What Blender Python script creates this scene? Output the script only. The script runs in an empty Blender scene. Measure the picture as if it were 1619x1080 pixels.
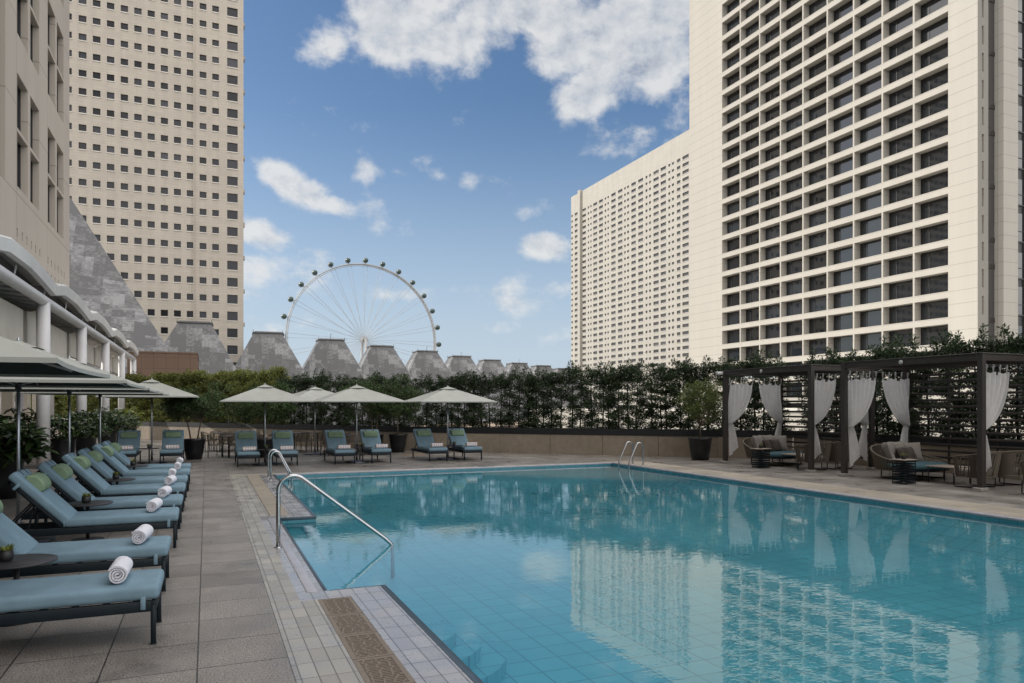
import bpy, bmesh, math, random
from mathutils import Vector, Matrix, noise
R = math.radians; PI = math.pi
rng = random.Random(7)
scn = bpy.context.scene
COL = scn.collection

# ---------------------------------------------------------------- camera geometry (used to read positions off the survey photograph)
F, CX, HY, H = 1140., 809.5, 643., 1.8
TH = math.atan(482.5 / F); CT, ST = math.cos(TH), math.sin(TH)
def onX(x, X):
    k = (x - CX) / F; d = X / (k * CT + ST); return d * (CT - k * ST)
def onY(x, Y):
    k = (x - CX) / F; d = Y / (CT - k * ST); return d * (k * CT + ST)
def atd(x, y, d):
    r = (x - CX) / F * d; return Vector((r * CT + d * ST, d * CT - r * ST, H - (y - HY) / F * d))
def pxdir(x, y):
    return atd(x, y, 1.0) - Vector((0, 0, H))

# ---------------------------------------------------------------- mesh builder
class MB:
    def __init__(s): s.v = []; s.f = []; s.m = []; s.s = []
    def add(s, verts, faces, mi=0, sm=False, M=None):
        o = len(s.v)
        s.v += [tuple(M @ Vector(p)) for p in verts] if M is not None else [tuple(p) for p in verts]
        for f in faces: s.f.append([i + o for i in f]); s.m.append(mi); s.s.append(sm)
        return s
    def box(s, x0, x1, y0, y1, z0, z1, mi=0, M=None):
        v = [(x, y, z) for x in (x0, x1) for y in (y0, y1) for z in (z0, z1)]
        return s.add(v, [(0, 1, 3, 2), (4, 6, 7, 5), (0, 4, 5, 1), (2, 3, 7, 6), (0, 2, 6, 4), (1, 5, 7, 3)], mi, False, M)
    def rbox(s, c, d, r=.02, seg=3, mi=0, M=None, sm=True):
        bm = bmesh.new(); bmesh.ops.create_cube(bm, size=1)
        for v in bm.verts: v.co = Vector((v.co.x * d[0], v.co.y * d[1], v.co.z * d[2]))
        if r > 0: bmesh.ops.bevel(bm, geom=bm.edges[:], offset=min(r, min(d) * .49), segments=seg, profile=.5, affect='EDGES')
        bm.verts.index_update(); c = Vector(c)
        s.add([v.co + c for v in bm.verts], [[v.index for v in f.verts] for f in bm.faces], mi, sm, M); bm.free(); return s
    def tube(s, pts, r, n=8, mi=0, cap=True, M=None, closed=False):
        pts = [Vector(p) for p in pts]; L = len(pts)
        rs = r if isinstance(r, (list, tuple)) else [r] * L
        V = []; up = None
        for i, p in enumerate(pts):
            a = pts[(i - 1) % L] if (closed or i > 0) else p; b = pts[(i + 1) % L] if (closed or i < L - 1) else p
            t = (b - a).normalized()
            if up is None:
                up = Vector((0, 0, 1)) if abs(t.z) < .9 else Vector((1, 0, 0))
            x = t.cross(up)
            if x.length < 1e-5: x = t.orthogonal()
            x.normalize(); up = x.cross(t).normalized()
            for k in range(n):
                A = 2 * PI * k / n; V.append(p + (x * math.cos(A) + up * math.sin(A)) * rs[i])
        Fc = []
        for i in range(L if closed else L - 1):
            j = (i + 1) % L
            for k in range(n): Fc.append((i * n + k, i * n + (k + 1) % n, j * n + (k + 1) % n, j * n + k))
        if cap and not closed: Fc += [tuple(range(n - 1, -1, -1)), tuple((L - 1) * n + k for k in range(n))]
        return s.add(V, Fc, mi, True, M)
    def lathe(s, prof, n=20, mi=0, M=None, c=(0, 0, 0)):
        V = []
        for r, z in prof:
            for k in range(n):
                A = 2 * PI * k / n; V.append((c[0] + r * math.cos(A), c[1] + r * math.sin(A), c[2] + z))
        Fc = []
        for i in range(len(prof) - 1):
            for k in range(n): Fc.append((i * n + k, i * n + (k + 1) % n, (i + 1) * n + (k + 1) % n, (i + 1) * n + k))
        if prof[0][0] > 1e-4: Fc.append(tuple(range(n - 1, -1, -1)))
        if prof[-1][0] > 1e-4: Fc.append(tuple((len(prof) - 1) * n + k for k in range(n)))
        return s.add(V, Fc, mi, True, M)
    def bar(s, a, b, w, h=None, mi=0):
        a = Vector(a); b = Vector(b); h = h or w; t = b - a; L = t.length; t.normalize()
        up = Vector((0, 0, 1)) if abs(t.z) < .95 else Vector((0, 1, 0))
        x = t.cross(up).normalized(); u = x.cross(t)
        M = Matrix((x, t, u)).transposed().to_4x4(); M.translation = (a + b) / 2
        return s.box(-w / 2, w / 2, -L / 2, L / 2, -h / 2, h / 2, mi, M)
    def prism(s, poly, z0, z1, mi=0, M=None):
        n = len(poly)
        v = [(p[0], p[1], z0) for p in poly] + [(p[0], p[1], z1) for p in poly]
        return s.add(v, [tuple(range(n - 1, -1, -1)), tuple(range(n, 2 * n))] + [(i, (i + 1) % n, n + (i + 1) % n, n + i) for i in range(n)], mi, False, M)
    def build(s, name, mats, parent=None):
        me = bpy.data.meshes.new(name); me.from_pydata(s.v, [], s.f)
        if not isinstance(mats, (list, tuple)): mats = [mats]
        for m in mats: me.materials.append(m)
        me.polygons.foreach_set('material_index', s.m); me.polygons.foreach_set('use_smooth', s.s); me.update()
        if any(s.s) and not all(s.s): pass
        o = bpy.data.objects.new(name, me); COL.objects.link(o)
        if parent is not None: o.parent = parent
        return o

def tag(o, label=None, cat=None, group=None, kind=None):
    if label: o['label'] = label
    if cat: o['category'] = cat
    if group: o['group'] = group
    if kind: o['kind'] = kind
    return o
def thing(name, label, cat, loc=(0, 0, 0), rz=0, group=None):
    o = bpy.data.objects.new(name, None); COL.objects.link(o); o.location = loc; o.rotation_euler = (0, 0, rz)
    o.empty_display_size = .2
    return tag(o, label, cat, group)
KIDS = {}
def copy_tree(o, parent=None, loc=None, rz=None, label=None, scale=None, group=None):
    c = o.copy(); COL.objects.link(c)
    if parent is not None: c.parent = parent
    if loc is not None: c.location = loc
    if rz is not None: c.rotation_euler = (0, 0, rz)
    if scale is not None: c.scale = scale if isinstance(scale, (tuple, list)) else (scale,) * 3
    if label: c['label'] = label
    if group: c['group'] = group
    for ch in list(o.children): copy_tree(ch, c)
    return c
def structure(name, mb, mats): return tag(mb.build(name, mats), kind='structure')

# ---------------------------------------------------------------- materials
def newmat(name):
    m = bpy.data.materials.new(name); m.use_nodes = True; nt = m.node_tree
    return m, nt, nt.nodes, nt.links, nt.nodes['Principled BSDF']
def ramp(N, L, src, stops):
    r = N.new('ShaderNodeValToRGB'); e = r.color_ramp.elements
    while len(e) < len(stops): e.new(.5)
    for i, (p, c) in enumerate(stops): e[i].position = p; e[i].color = (*c, 1) if len(c) == 3 else c
    L.new(src, r.inputs[0]); return r.outputs[0]
def sc(c, k): return tuple(min(1, a * k) for a in c)
def mat(name, col, rough=.6, metal=0, ns=8, amt=.12, bump=0, bs=None, spec=.5, stretch=(1, 1, 1), grime=0, coat=0):
    m, nt, N, L, b = newmat(name)
    tc = N.new('ShaderNodeTexCoord'); mp = N.new('ShaderNodeMapping'); mp.inputs['Scale'].default_value = stretch
    L.new(tc.outputs['Object'], mp.inputs[0])
    n = N.new('ShaderNodeTexNoise'); n.inputs['Scale'].default_value = ns; n.inputs['Detail'].default_value = 5; L.new(mp.outputs[0], n.inputs[0])
    c = ramp(N, L, n.outputs[0], [(.3, sc(col, 1 - amt)), (.7, sc(col, 1 + amt))])
    if grime:
        g = N.new('ShaderNodeTexNoise'); g.inputs['Scale'].default_value = ns * .13; g.inputs['Detail'].default_value = 8; L.new(mp.outputs[0], g.inputs[0])
        gg = ramp(N, L, g.outputs[0], [(.35, (1 - grime,) * 3), (.6, (1, 1, 1))])
        mx = N.new('ShaderNodeMix'); mx.data_type = 'RGBA'; mx.blend_type = 'MULTIPLY'; mx.inputs[0].default_value = 1
        L.new(c, mx.inputs[6]); L.new(gg, mx.inputs[7]); c = mx.outputs[2]
    L.new(c, b.inputs['Base Color'])
    b.inputs['Roughness'].default_value = rough; b.inputs['Metallic'].default_value = metal; b.inputs['Specular IOR Level'].default_value = spec
    b.inputs['Coat Weight'].default_value = coat
    if bump:
        n2 = N.new('ShaderNodeTexNoise'); n2.inputs['Scale'].default_value = bs or ns * 6; n2.inputs['Detail'].default_value = 4; L.new(mp.outputs[0], n2.inputs[0])
        bp = N.new('ShaderNodeBump'); bp.inputs['Strength'].default_value = bump; bp.inputs['Distance'].default_value = .01
        L.new(n2.outputs[0], bp.inputs['Height']); L.new(bp.outputs[0], b.inputs['Normal'])
    return m
def tilemat(name, c1, c2, mortar, w, h, ms=.004, shift=(0, 0, 0), offset=0, rough=.5, grain=0, grains=300, rot=(0, 0, 0), stain=.25, spec=.5, bump=.3, gbump=0, stain_s=.5, freq=2, wavebump=0):
    m, nt, N, L, b = newmat(name)
    tc = N.new('ShaderNodeTexCoord'); mp = N.new('ShaderNodeMapping'); mp.inputs['Location'].default_value = shift; mp.inputs['Rotation'].default_value = rot
    L.new(tc.outputs['Object'], mp.inputs[0])
    t = N.new('ShaderNodeTexBrick'); t.offset = offset; t.offset_frequency = freq; t.squash = 1
    t.inputs['Scale'].default_value = 1; t.inputs['Brick Width'].default_value = w; t.inputs['Row Height'].default_value = h
    t.inputs['Mortar Size'].default_value = ms; t.inputs['Mortar Smooth'].default_value = .2; t.inputs['Bias'].default_value = 0
    t.inputs['Color1'].default_value = (*c1, 1); t.inputs['Color2'].default_value = (*c2, 1); t.inputs['Mortar'].default_value = (*mortar, 1)
    L.new(mp.outputs[0], t.inputs[0]); c = t.outputs['Color']
    def mul(c, s):
        mx = N.new('ShaderNodeMix'); mx.data_type = 'RGBA'; mx.blend_type = 'MULTIPLY'; mx.inputs[0].default_value = 1
        L.new(c, mx.inputs[6]); L.new(s, mx.inputs[7]); return mx.outputs[2]
    if stain:
        n = N.new('ShaderNodeTexNoise'); n.inputs['Scale'].default_value = stain_s; n.inputs['Detail'].default_value = 9; n.inputs['Roughness'].default_value = .65; L.new(mp.outputs[0], n.inputs[0])
        c = mul(c, ramp(N, L, n.outputs[0], [(.32, (1 - stain,) * 3), (.66, (1, 1, 1))]))
        rm = N.new('ShaderNodeMapRange'); rm.inputs['From Min'].default_value = .35; rm.inputs['From Max'].default_value = .65; rm.inputs['To Min'].default_value = max(.08, rough - .2); rm.inputs['To Max'].default_value = rough + .15; L.new(n.outputs[0], rm.inputs[0]); L.new(rm.outputs[0], b.inputs['Roughness'])
    g = None
    if grain:
        g = N.new('ShaderNodeTexNoise'); g.inputs['Scale'].default_value = grains; g.inputs['Detail'].default_value = 2; L.new(mp.outputs[0], g.inputs[0])
        c = mul(c, ramp(N, L, g.outputs[0], [(.35, (1 - grain,) * 3), (.65, (1 + grain * .6,) * 3)]))
    L.new(c, b.inputs['Base Color']); b.inputs['Roughness'].default_value = rough; b.inputs['Specular IOR Level'].default_value = spec
    bp = N.new('ShaderNodeBump'); bp.inputs['Strength'].default_value = bump; bp.inputs['Distance'].default_value = .004; bp.invert = True
    L.new(t.outputs['Fac'], bp.inputs['Height'])
    last = bp
    if gbump and g:
        b2 = N.new('ShaderNodeBump'); b2.inputs['Strength'].default_value = gbump; b2.inputs['Distance'].default_value = .003
        L.new(g.outputs[0], b2.inputs['Height']); L.new(bp.outputs[0], b2.inputs['Normal']); last = b2
    L.new(last.outputs[0], b.inputs['Normal'])
    return m
def leafmat(name, c1, c2, rough=.5, spec=.35, trans=.25):
    m, nt, N, L, b = newmat(name)
    g = N.new('ShaderNodeNewGeometry')
    c = ramp(N, L, g.outputs['Random Per Island'], [(0, c1), (.55, tuple((a + d) / 2 * .9 for a, d in zip(c1, c2))), (1, c2)])
    L.new(c, b.inputs['Base Color']); b.inputs['Roughness'].default_value = rough; b.inputs['Specular IOR Level'].default_value = spec
    t = N.new('ShaderNodeBsdfTranslucent'); L.new(c, t.inputs[0]); mx = N.new('ShaderNodeMixShader'); mx.inputs[0].default_value = trans
    L.new(b.outputs[0], mx.inputs[1]); L.new(t.outputs[0], mx.inputs[2]); L.new(mx.outputs[0], N['Material Output'].inputs[0])
    return m
def panelmat(name, col, px, pz, line=.05, dark=.72, amt=.06, axis='Y', rough=.75, streak=.12, off=(0, 0), px2=None):
    """facade cladding: thin joints every px along the face and pz up it, faint streaks"""
    m, nt, N, L, b = newmat(name)
    tc = N.new('ShaderNodeTexCoord'); s = N.new('ShaderNodeSeparateXYZ'); L.new(tc.outputs['Object'], s.inputs[0])
    cb = N.new('ShaderNodeCombineXYZ'); L.new(s.outputs[axis], cb.inputs[0]); L.new(s.outputs['Z'], cb.inputs[1])
    mp = N.new('ShaderNodeMapping'); mp.inputs['Location'].default_value = (off[0], off[1], 0); L.new(cb.outputs[0], mp.inputs[0])
    t = N.new('ShaderNodeTexBrick'); t.offset = 0; t.inputs['Scale'].default_value = 1; t.inputs['Brick Width'].default_value = px; t.inputs['Row Height'].default_value = pz
    t.inputs['Mortar Size'].default_value = line; t.inputs['Mortar Smooth'].default_value = .3
    t.inputs['Color1'].default_value = (*sc(col, 1 - amt), 1); t.inputs['Color2'].default_value = (*sc(col, 1 + amt), 1); t.inputs['Mortar'].default_value = (*sc(col, dark), 1)
    L.new(mp.outputs[0], t.inputs[0])
    n = N.new('ShaderNodeTexNoise'); n.inputs['Scale'].default_value = 1; n.inputs['Detail'].default_value = 6
    m2 = N.new('ShaderNodeMapping'); m2.inputs['Scale'].default_value = (.6, .6, .06); L.new(tc.outputs['Object'], m2.inputs[0]); L.new(m2.outputs[0], n.inputs[0])
    mx = N.new('ShaderNodeMix'); mx.data_type = 'RGBA'; mx.blend_type = 'MULTIPLY'; mx.inputs[0].default_value = 1
    L.new(t.outputs[0], mx.inputs[6]); L.new(ramp(N, L, n.outputs[0], [(.35, (1 - streak,) * 3), (.65, (1, 1, 1))]), mx.inputs[7])
    L.new(mx.outputs[2], b.inputs['Base Color']); b.inputs['Roughness'].default_value = rough; b.inputs['Specular IOR Level'].default_value = .2
    return m
def glassmat(name, col, rough=.06, spec=1.0, vary=.6):
    m, nt, N, L, b = newmat(name)
    g = N.new('ShaderNodeNewGeometry')
    L.new(ramp(N, L, g.outputs['Random Per Island'], [(0, sc(col, 1 - vary)), (.6, col), (1, sc(col, 1 + vary * 2))]), b.inputs['Base Color'])
    b.inputs['Roughness'].default_value = rough; b.inputs['Specular IOR Level'].default_value = spec
    tc = N.new('ShaderNodeTexCoord'); n = N.new('ShaderNodeTexNoise'); n.inputs['Scale'].default_value = .5; L.new(tc.outputs['Object'], n.inputs[0])
    bp = N.new('ShaderNodeBump'); bp.inputs['Strength'].default_value = .05; bp.inputs['Distance'].default_value = .05; L.new(n.outputs[0], bp.inputs['Height']); L.new(bp.outputs[0], b.inputs['Normal'])
    return m

M = {}
M['deck'] = tilemat('granite_paver', (.315, .288, .260), (.228, .207, .187), (.045, .042, .04), .6, .6, .006, (.06, 0, 0), rough=.45, grain=.55, grains=80, stain=.38, gbump=1.0, stain_s=1.4)
M['cream'] = tilemat('cream_ribbed_tile', (.41, .39, .35), (.31, .293, .262), (.15, .14, .125), .115, .29, .005, (0, 0, 0), rough=.4, grain=.08, grains=60, stain=.22, stain_s=3)
M['lilac'] = tilemat('pale_lilac_tile', (.385, .38, .39), (.315, .312, .325), (.13, .13, .14), .132, .29, .005, (.003, 0, 0), rough=.25, grain=.05, grains=40, stain=.15, stain_s=2)
M['coping'] = tilemat('pool_coping_tile', (.42, .37, .30), (.36, .32, .265), (.2, .17, .14), .3, .3, .005, (0, 0, 0), rough=.45, grain=.1, grains=90, stain=.15)
M['lip'] = mat('pale_pool_lip', (.36, .355, .39), .3, ns=4)
M['grate'] = mat('sandstone_grate', (.185, .15, .118), .6, ns=30, amt=.15, bump=.3)
M['grate_far'] = tilemat('sandstone_strip', (.34, .295, .23), (.30, .26, .20), (.19, .16, .12), .32, .16, .006, rough=.6, grain=.2, grains=60)
M['nosing'] = mat('dark_slate_nosing', (.035, .06, .08), .3)
M['pooltile'] = tilemat('pool_floor_tile', (.092, .318, .392), (.08, .29, .365), (.045, .175, .22), .3, .3, .008, rough=.4, stain=.12, stain_s=.4, bump=0)
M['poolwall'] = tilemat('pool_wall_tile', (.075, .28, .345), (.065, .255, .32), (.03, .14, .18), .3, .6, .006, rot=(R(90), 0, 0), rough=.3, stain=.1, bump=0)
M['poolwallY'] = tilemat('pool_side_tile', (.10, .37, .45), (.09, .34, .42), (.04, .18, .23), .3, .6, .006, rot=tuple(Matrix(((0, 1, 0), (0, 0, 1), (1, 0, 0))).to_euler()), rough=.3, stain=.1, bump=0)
M['steel'] = mat('polished_steel', (.40, .41, .42), .14, 1, ns=20, amt=.03)
M['alu'] = mat('satin_aluminium_pole', (.42, .45, .48), .35, .9, ns=20, amt=.05)
M['basemetal'] = mat('dull_cast_metal', (.12, .12, .13), .4, .8, ns=9, amt=.2)
M['blue'] = mat('blue_canvas', (.165, .255, .315), .75, ns=5, amt=.10, bump=.4, bs=16, spec=.25)
M['navy'] = mat('dark_navy_frame', (.006, .012, .017), .5, ns=10, spec=.25)
M['green'] = mat('sage_green_canvas', (.20, .285, .185), .8, ns=14, amt=.1, bump=.12, bs=500, spec=.2)
M['towel'] = mat('white_terry', (.72, .72, .78), .95, ns=30, amt=.05, bump=.6, bs=260, spec=.1)
M['canopy'] = mat('grey_green_canopy', (.385, .395, .365), .8, ns=3, amt=.05, bump=.06, bs=300, spec=.2)
M['underside'] = mat('dark_canopy_underside', (.035, .045, .042), .85, ns=5, amt=.1, spec=.1)  # underside of the canopy, coloured much darker than its top
M['black'] = mat('black_metal', (.018, .019, .021), .5, ns=12)
M['tabletop'] = mat('charcoal_table_top', (.03, .03, .034), .5, ns=9)
M['pot'] = mat('black_glazed_planter', (.010, .011, .013), .28, ns=6, amt=.3)
M['soil'] = mat('planter_soil', (.05, .035, .025), .95, ns=20, amt=.4, bump=.6)
M['wood'] = mat('tree_bark', (.13, .10, .07), .9, ns=16, amt=.3, bump=.5, stretch=(1, 1, .3))
M['darkbark'] = mat('hedge_bark', (.02, .018, .014), .95, ns=16, amt=.3)
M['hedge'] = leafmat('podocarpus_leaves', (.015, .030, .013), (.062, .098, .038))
M['hedge_lit'] = leafmat('sunlit_hedge_leaves', (.05, .07, .018), (.26, .27, .065), trans=.35)  # brighter copy of the hedge leaves, sunlight put into the colour
M['citrus'] = leafmat('tree_leaves', (.045, .08, .022), (.19, .22, .06), trans=.3)
M['citrus2'] = leafmat('tree_leaves_dark', (.028, .058, .022), (.10, .15, .05), trans=.3)
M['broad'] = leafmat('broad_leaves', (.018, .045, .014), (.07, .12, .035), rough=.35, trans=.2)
M['broad_lit'] = leafmat('sunlit_broad_leaves', (.12, .16, .02), (.28, .30, .04), rough=.4, trans=.3)  # broad leaves again, with sunshine mixed into their colour
M['flower'] = mat('white_blossom', (.75, .75, .7), .8)
M['succ'] = leafmat('succulent_leaves', (.08, .11, .03), (.25, .27, .06))
M['cabana'] = mat('bronze_brown_metal', (.034, .028, .025), .45, ns=6, amt=.1)
M['curtain0'] = mat('white_voile', (.66, .65, .67), .9, ns=10, amt=.04, bump=.1, bs=200, spec=.1)
def voile():
    m, nt, N, L, b = newmat('white_voile_cloth'); b.inputs['Base Color'].default_value = (.74, .72, .72, 1); b.inputs['Roughness'].default_value = .9; b.inputs['Specular IOR Level'].default_value = .1
    tc = N.new('ShaderNodeTexCoord'); n = N.new('ShaderNodeTexNoise'); n.inputs['Scale'].default_value = 9; n.inputs['Detail'].default_value = 4; L.new(tc.outputs['Object'], n.inputs[0])
    c = ramp(N, L, n.outputs[0], [(.3, (.80, .79, .785)), (.7, (.87, .86, .855))]); L.new(c, b.inputs['Base Color'])
    t = N.new('ShaderNodeBsdfTranslucent'); L.new(c, t.inputs[0]); mx = N.new('ShaderNodeMixShader'); mx.inputs[0].default_value = .5
    L.new(b.outputs[0], mx.inputs[1]); L.new(t.outputs[0], mx.inputs[2]); L.new(mx.outputs[0], N['Material Output'].inputs[0]); return m
M['curtain'] = voile()
M['rope'] = mat('taupe_rope', (.125, .105, .08), .85, ns=40, amt=.2, bump=.5, bs=200)
M['cush'] = mat('grey_linen', (.23, .21, .19), .95, ns=30, amt=.08, bump=.3, bs=400, spec=.1)
M['cushd'] = mat('dark_taupe_linen', (.075, .063, .055), .95, ns=30, amt=.1, bump=.3, bs=400, spec=.1)
M['teal'] = mat('teal_cushion', (.035, .085, .105), .9, ns=20, amt=.08)
M['oak'] = mat('weathered_wood_top', (.24, .2, .165), .7, ns=12, amt=.15, stretch=(1, 8, 1))
M['stoneblock'] = mat('grey_stone_block', (.3, .285, .26), .8, ns=20)
M['wallstone'] = mat('beige_granite_wall', (.30, .25, .195), .7, ns=5, amt=.12, bump=.3, bs=180, grime=.15)
M['trough'] = mat('black_planter_band', (.008, .010, .012), .6, ns=6)
M['white'] = mat('white_painted_steel', (.62, .61, .61), .45, ns=4, amt=.04, grime=.12)
M['render'] = mat('cream_render', (.58, .54, .47), .8, ns=2, amt=.05, grime=.15)
M['shell'] = mat('white_canopy_shell', (.70, .69, .67), .4, ns=2, amt=.05, grime=.2)
M['hotel'] = panelmat('hotel_concrete', (.47, .42, .365), 5.2, 3.06, .03, .7, .02, streak=.08)
M['office'] = panelmat('office_stone_cladding', (.475, .43, .37), 2.9, .68, .035, .84, .035, axis='X', streak=.1)
M['tower'] = panelmat('cream_tower_cladding', (.415, .393, .352), 200, 1.585, .03, .62, .01, streak=.05, off=(0, .1))
M['slab'] = panelmat('slab_tower_cladding', (.415, .393, .35), 6.0, .97, .05, .86, .03, streak=.08)
M['glass'] = glassmat('dark_window_glass', (.018, .021, .026))
M['officeglass'] = glassmat('tinted_office_glass', (.024, .025, .031), .12, .3, .7)
M['slabglass'] = glassmat('grey_window_glass', (.07, .068, .066), .25, .4, .3)
M['towerglass'] = glassmat('hotel_room_glass', (.010, .013, .017), .03, 1.0, .6)
M['curtainwall'] = glassmat('black_curtain_wall', (.012, .014, .018), .03, 1.0, .4)
M['frame'] = mat('dark_window_frame', (.03, .03, .032), .5)
M['sill'] = mat('pale_window_sill', (.6, .57, .52), .6)
M['brown'] = panelmat('brown_stone_panels', (.15, .10, .075), 1.15, 1.15, .02, .6, .04, axis='X', streak=.08)
M['slate'] = None
M['capsule'] = mat('capsule_green_glass', (.03, .06, .06), .2, ns=.2)
M['wheelwhite'] = mat('white_wheel_steel', (.34, .34, .335), .5, ns=.1)
M['cable'] = mat('grey_steel_cable', (.34, .345, .35), .6, ns=.1)
M['capstone'] = mat('roof_cap_lead', (.12, .12, .12), .6, ns=1)
M['ground'] = mat('city_ground', (.22, .21, .19), .9, ns=.02, amt=.3)
M['yellow'] = mat('yellow_floor_paint', (.42, .22, .04), .7)

def striped():
    m, nt, N, L, b = newmat('striped_towel')
    tc = N.new('ShaderNodeTexCoord'); s = N.new('ShaderNodeSeparateXYZ'); L.new(tc.outputs['Object'], s.inputs[0])
    a = N.new('ShaderNodeMath'); a.operation = 'MULTIPLY'; a.inputs[1].default_value = 1 / .075; L.new(s.outputs['Y'], a.inputs[0])
    f = N.new('ShaderNodeMath'); f.operation = 'FRACT'; L.new(a.outputs[0], f.inputs[0])
    r = N.new('ShaderNodeValToRGB'); r.color_ramp.interpolation = 'CONSTANT'; e = r.color_ramp.elements
    e[0].position = 0; e[0].color = (.72, .72, .78, 1); e[1].position = .30; e[1].color = (.62, .60, .68, 1)
    for p, c in ((.42, (.72, .36, .16)), (.56, (.72, .55, .2)), (.62, (.62, .6, .68)), (.74, (.72, .72, .78))):
        x = e.new(p); x.color = (*c, 1)
    L.new(f.outputs[0], r.inputs[0]); L.new(r.outputs[0], b.inputs['Base Color']); b.inputs['Roughness'].default_value = .95; b.inputs['Specular IOR Level'].default_value = .1
    n = N.new('ShaderNodeTexNoise'); n.inputs['Scale'].default_value = 260; L.new(tc.outputs['Object'], n.inputs[0])
    bp = N.new('ShaderNodeBump'); bp.inputs['Strength'].default_value = .6; bp.inputs['Distance'].default_value = .01; L.new(n.outputs[0], bp.inputs['Height']); L.new(bp.outputs[0], b.inputs['Normal'])
    return m
M['stripe'] = striped()

def slate(name, dark, light, sx=1.5, sz=1.3, thr=.54):
    """weathered slate: courses of slates in two greys that patch together in blocks"""
    m, nt, N, L, b = newmat(name)
    tc = N.new('ShaderNodeTexCoord'); mp = N.new('ShaderNodeMapping'); L.new(tc.outputs['Object'], mp.inputs[0])
    s = N.new('ShaderNodeSeparateXYZ'); L.new(mp.outputs[0], s.inputs[0])
    def snap(o, q):
        a = N.new('ShaderNodeMath'); a.operation = 'SNAP'; a.inputs[1].default_value = q; L.new(o, a.inputs[0]); return a.outputs[0]
    c = N.new('ShaderNodeCombineXYZ'); L.new(snap(s.outputs[0], sx), c.inputs[0]); L.new(snap(s.outputs[1], sx), c.inputs[1]); L.new(snap(s.outputs[2], sz), c.inputs[2])
    n = N.new('ShaderNodeTexNoise'); n.inputs['Scale'].default_value = .22; n.inputs['Detail'].default_value = 5; n.inputs['Roughness'].default_value = .75; L.new(c.outputs[0], n.inputs[0])
    c2 = N.new('ShaderNodeCombineXYZ'); L.new(snap(s.outputs[0], sx * .25), c2.inputs[0]); L.new(snap(s.outputs[1], sx * .25), c2.inputs[1]); L.new(snap(s.outputs[2], sz * .35), c2.inputs[2])
    w = N.new('ShaderNodeTexWhiteNoise'); L.new(c2.outputs[0], w.inputs[0])
    ad = N.new('ShaderNodeMath'); ad.operation = 'MULTIPLY_ADD'; ad.inputs[1].default_value = .09; L.new(w.outputs[0], ad.inputs[0]); L.new(n.outputs[0], ad.inputs[2])
    col = ramp(N, L, ad.outputs[0], [(thr - .02, dark), (thr + .06, tuple((a + d) / 2 for a, d in zip(dark, light))), (thr + .12, light)])
    cs = N.new('ShaderNodeMath'); cs.operation = 'FRACT'; dv = N.new('ShaderNodeMath'); dv.operation = 'DIVIDE'; dv.inputs[1].default_value = sz * .35; L.new(s.outputs[2], dv.inputs[0]); L.new(dv.outputs[0], cs.inputs[0])
    mx = N.new('ShaderNodeMix'); mx.data_type = 'RGBA'; mx.blend_type = 'MULTIPLY'; mx.inputs[0].default_value = 1
    L.new(col, mx.inputs[6]); L.new(ramp(N, L, cs.outputs[0], [(0, (.8,) * 3), (.15, (1,) * 3)]), mx.inputs[7])
    L.new(mx.outputs[2], b.inputs['Base Color']); b.inputs['Roughness'].default_value = .7; b.inputs['Specular IOR Level'].default_value = .3
    return m
M['slate'] = slate('weathered_slate_tiles', (.115, .115, .117), (.25, .25, .255))
M['slate_big'] = slate('patchy_slate_tiles', (.10, .10, .103), (.235, .235, .24), 1.4, 1.0, .53)

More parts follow.
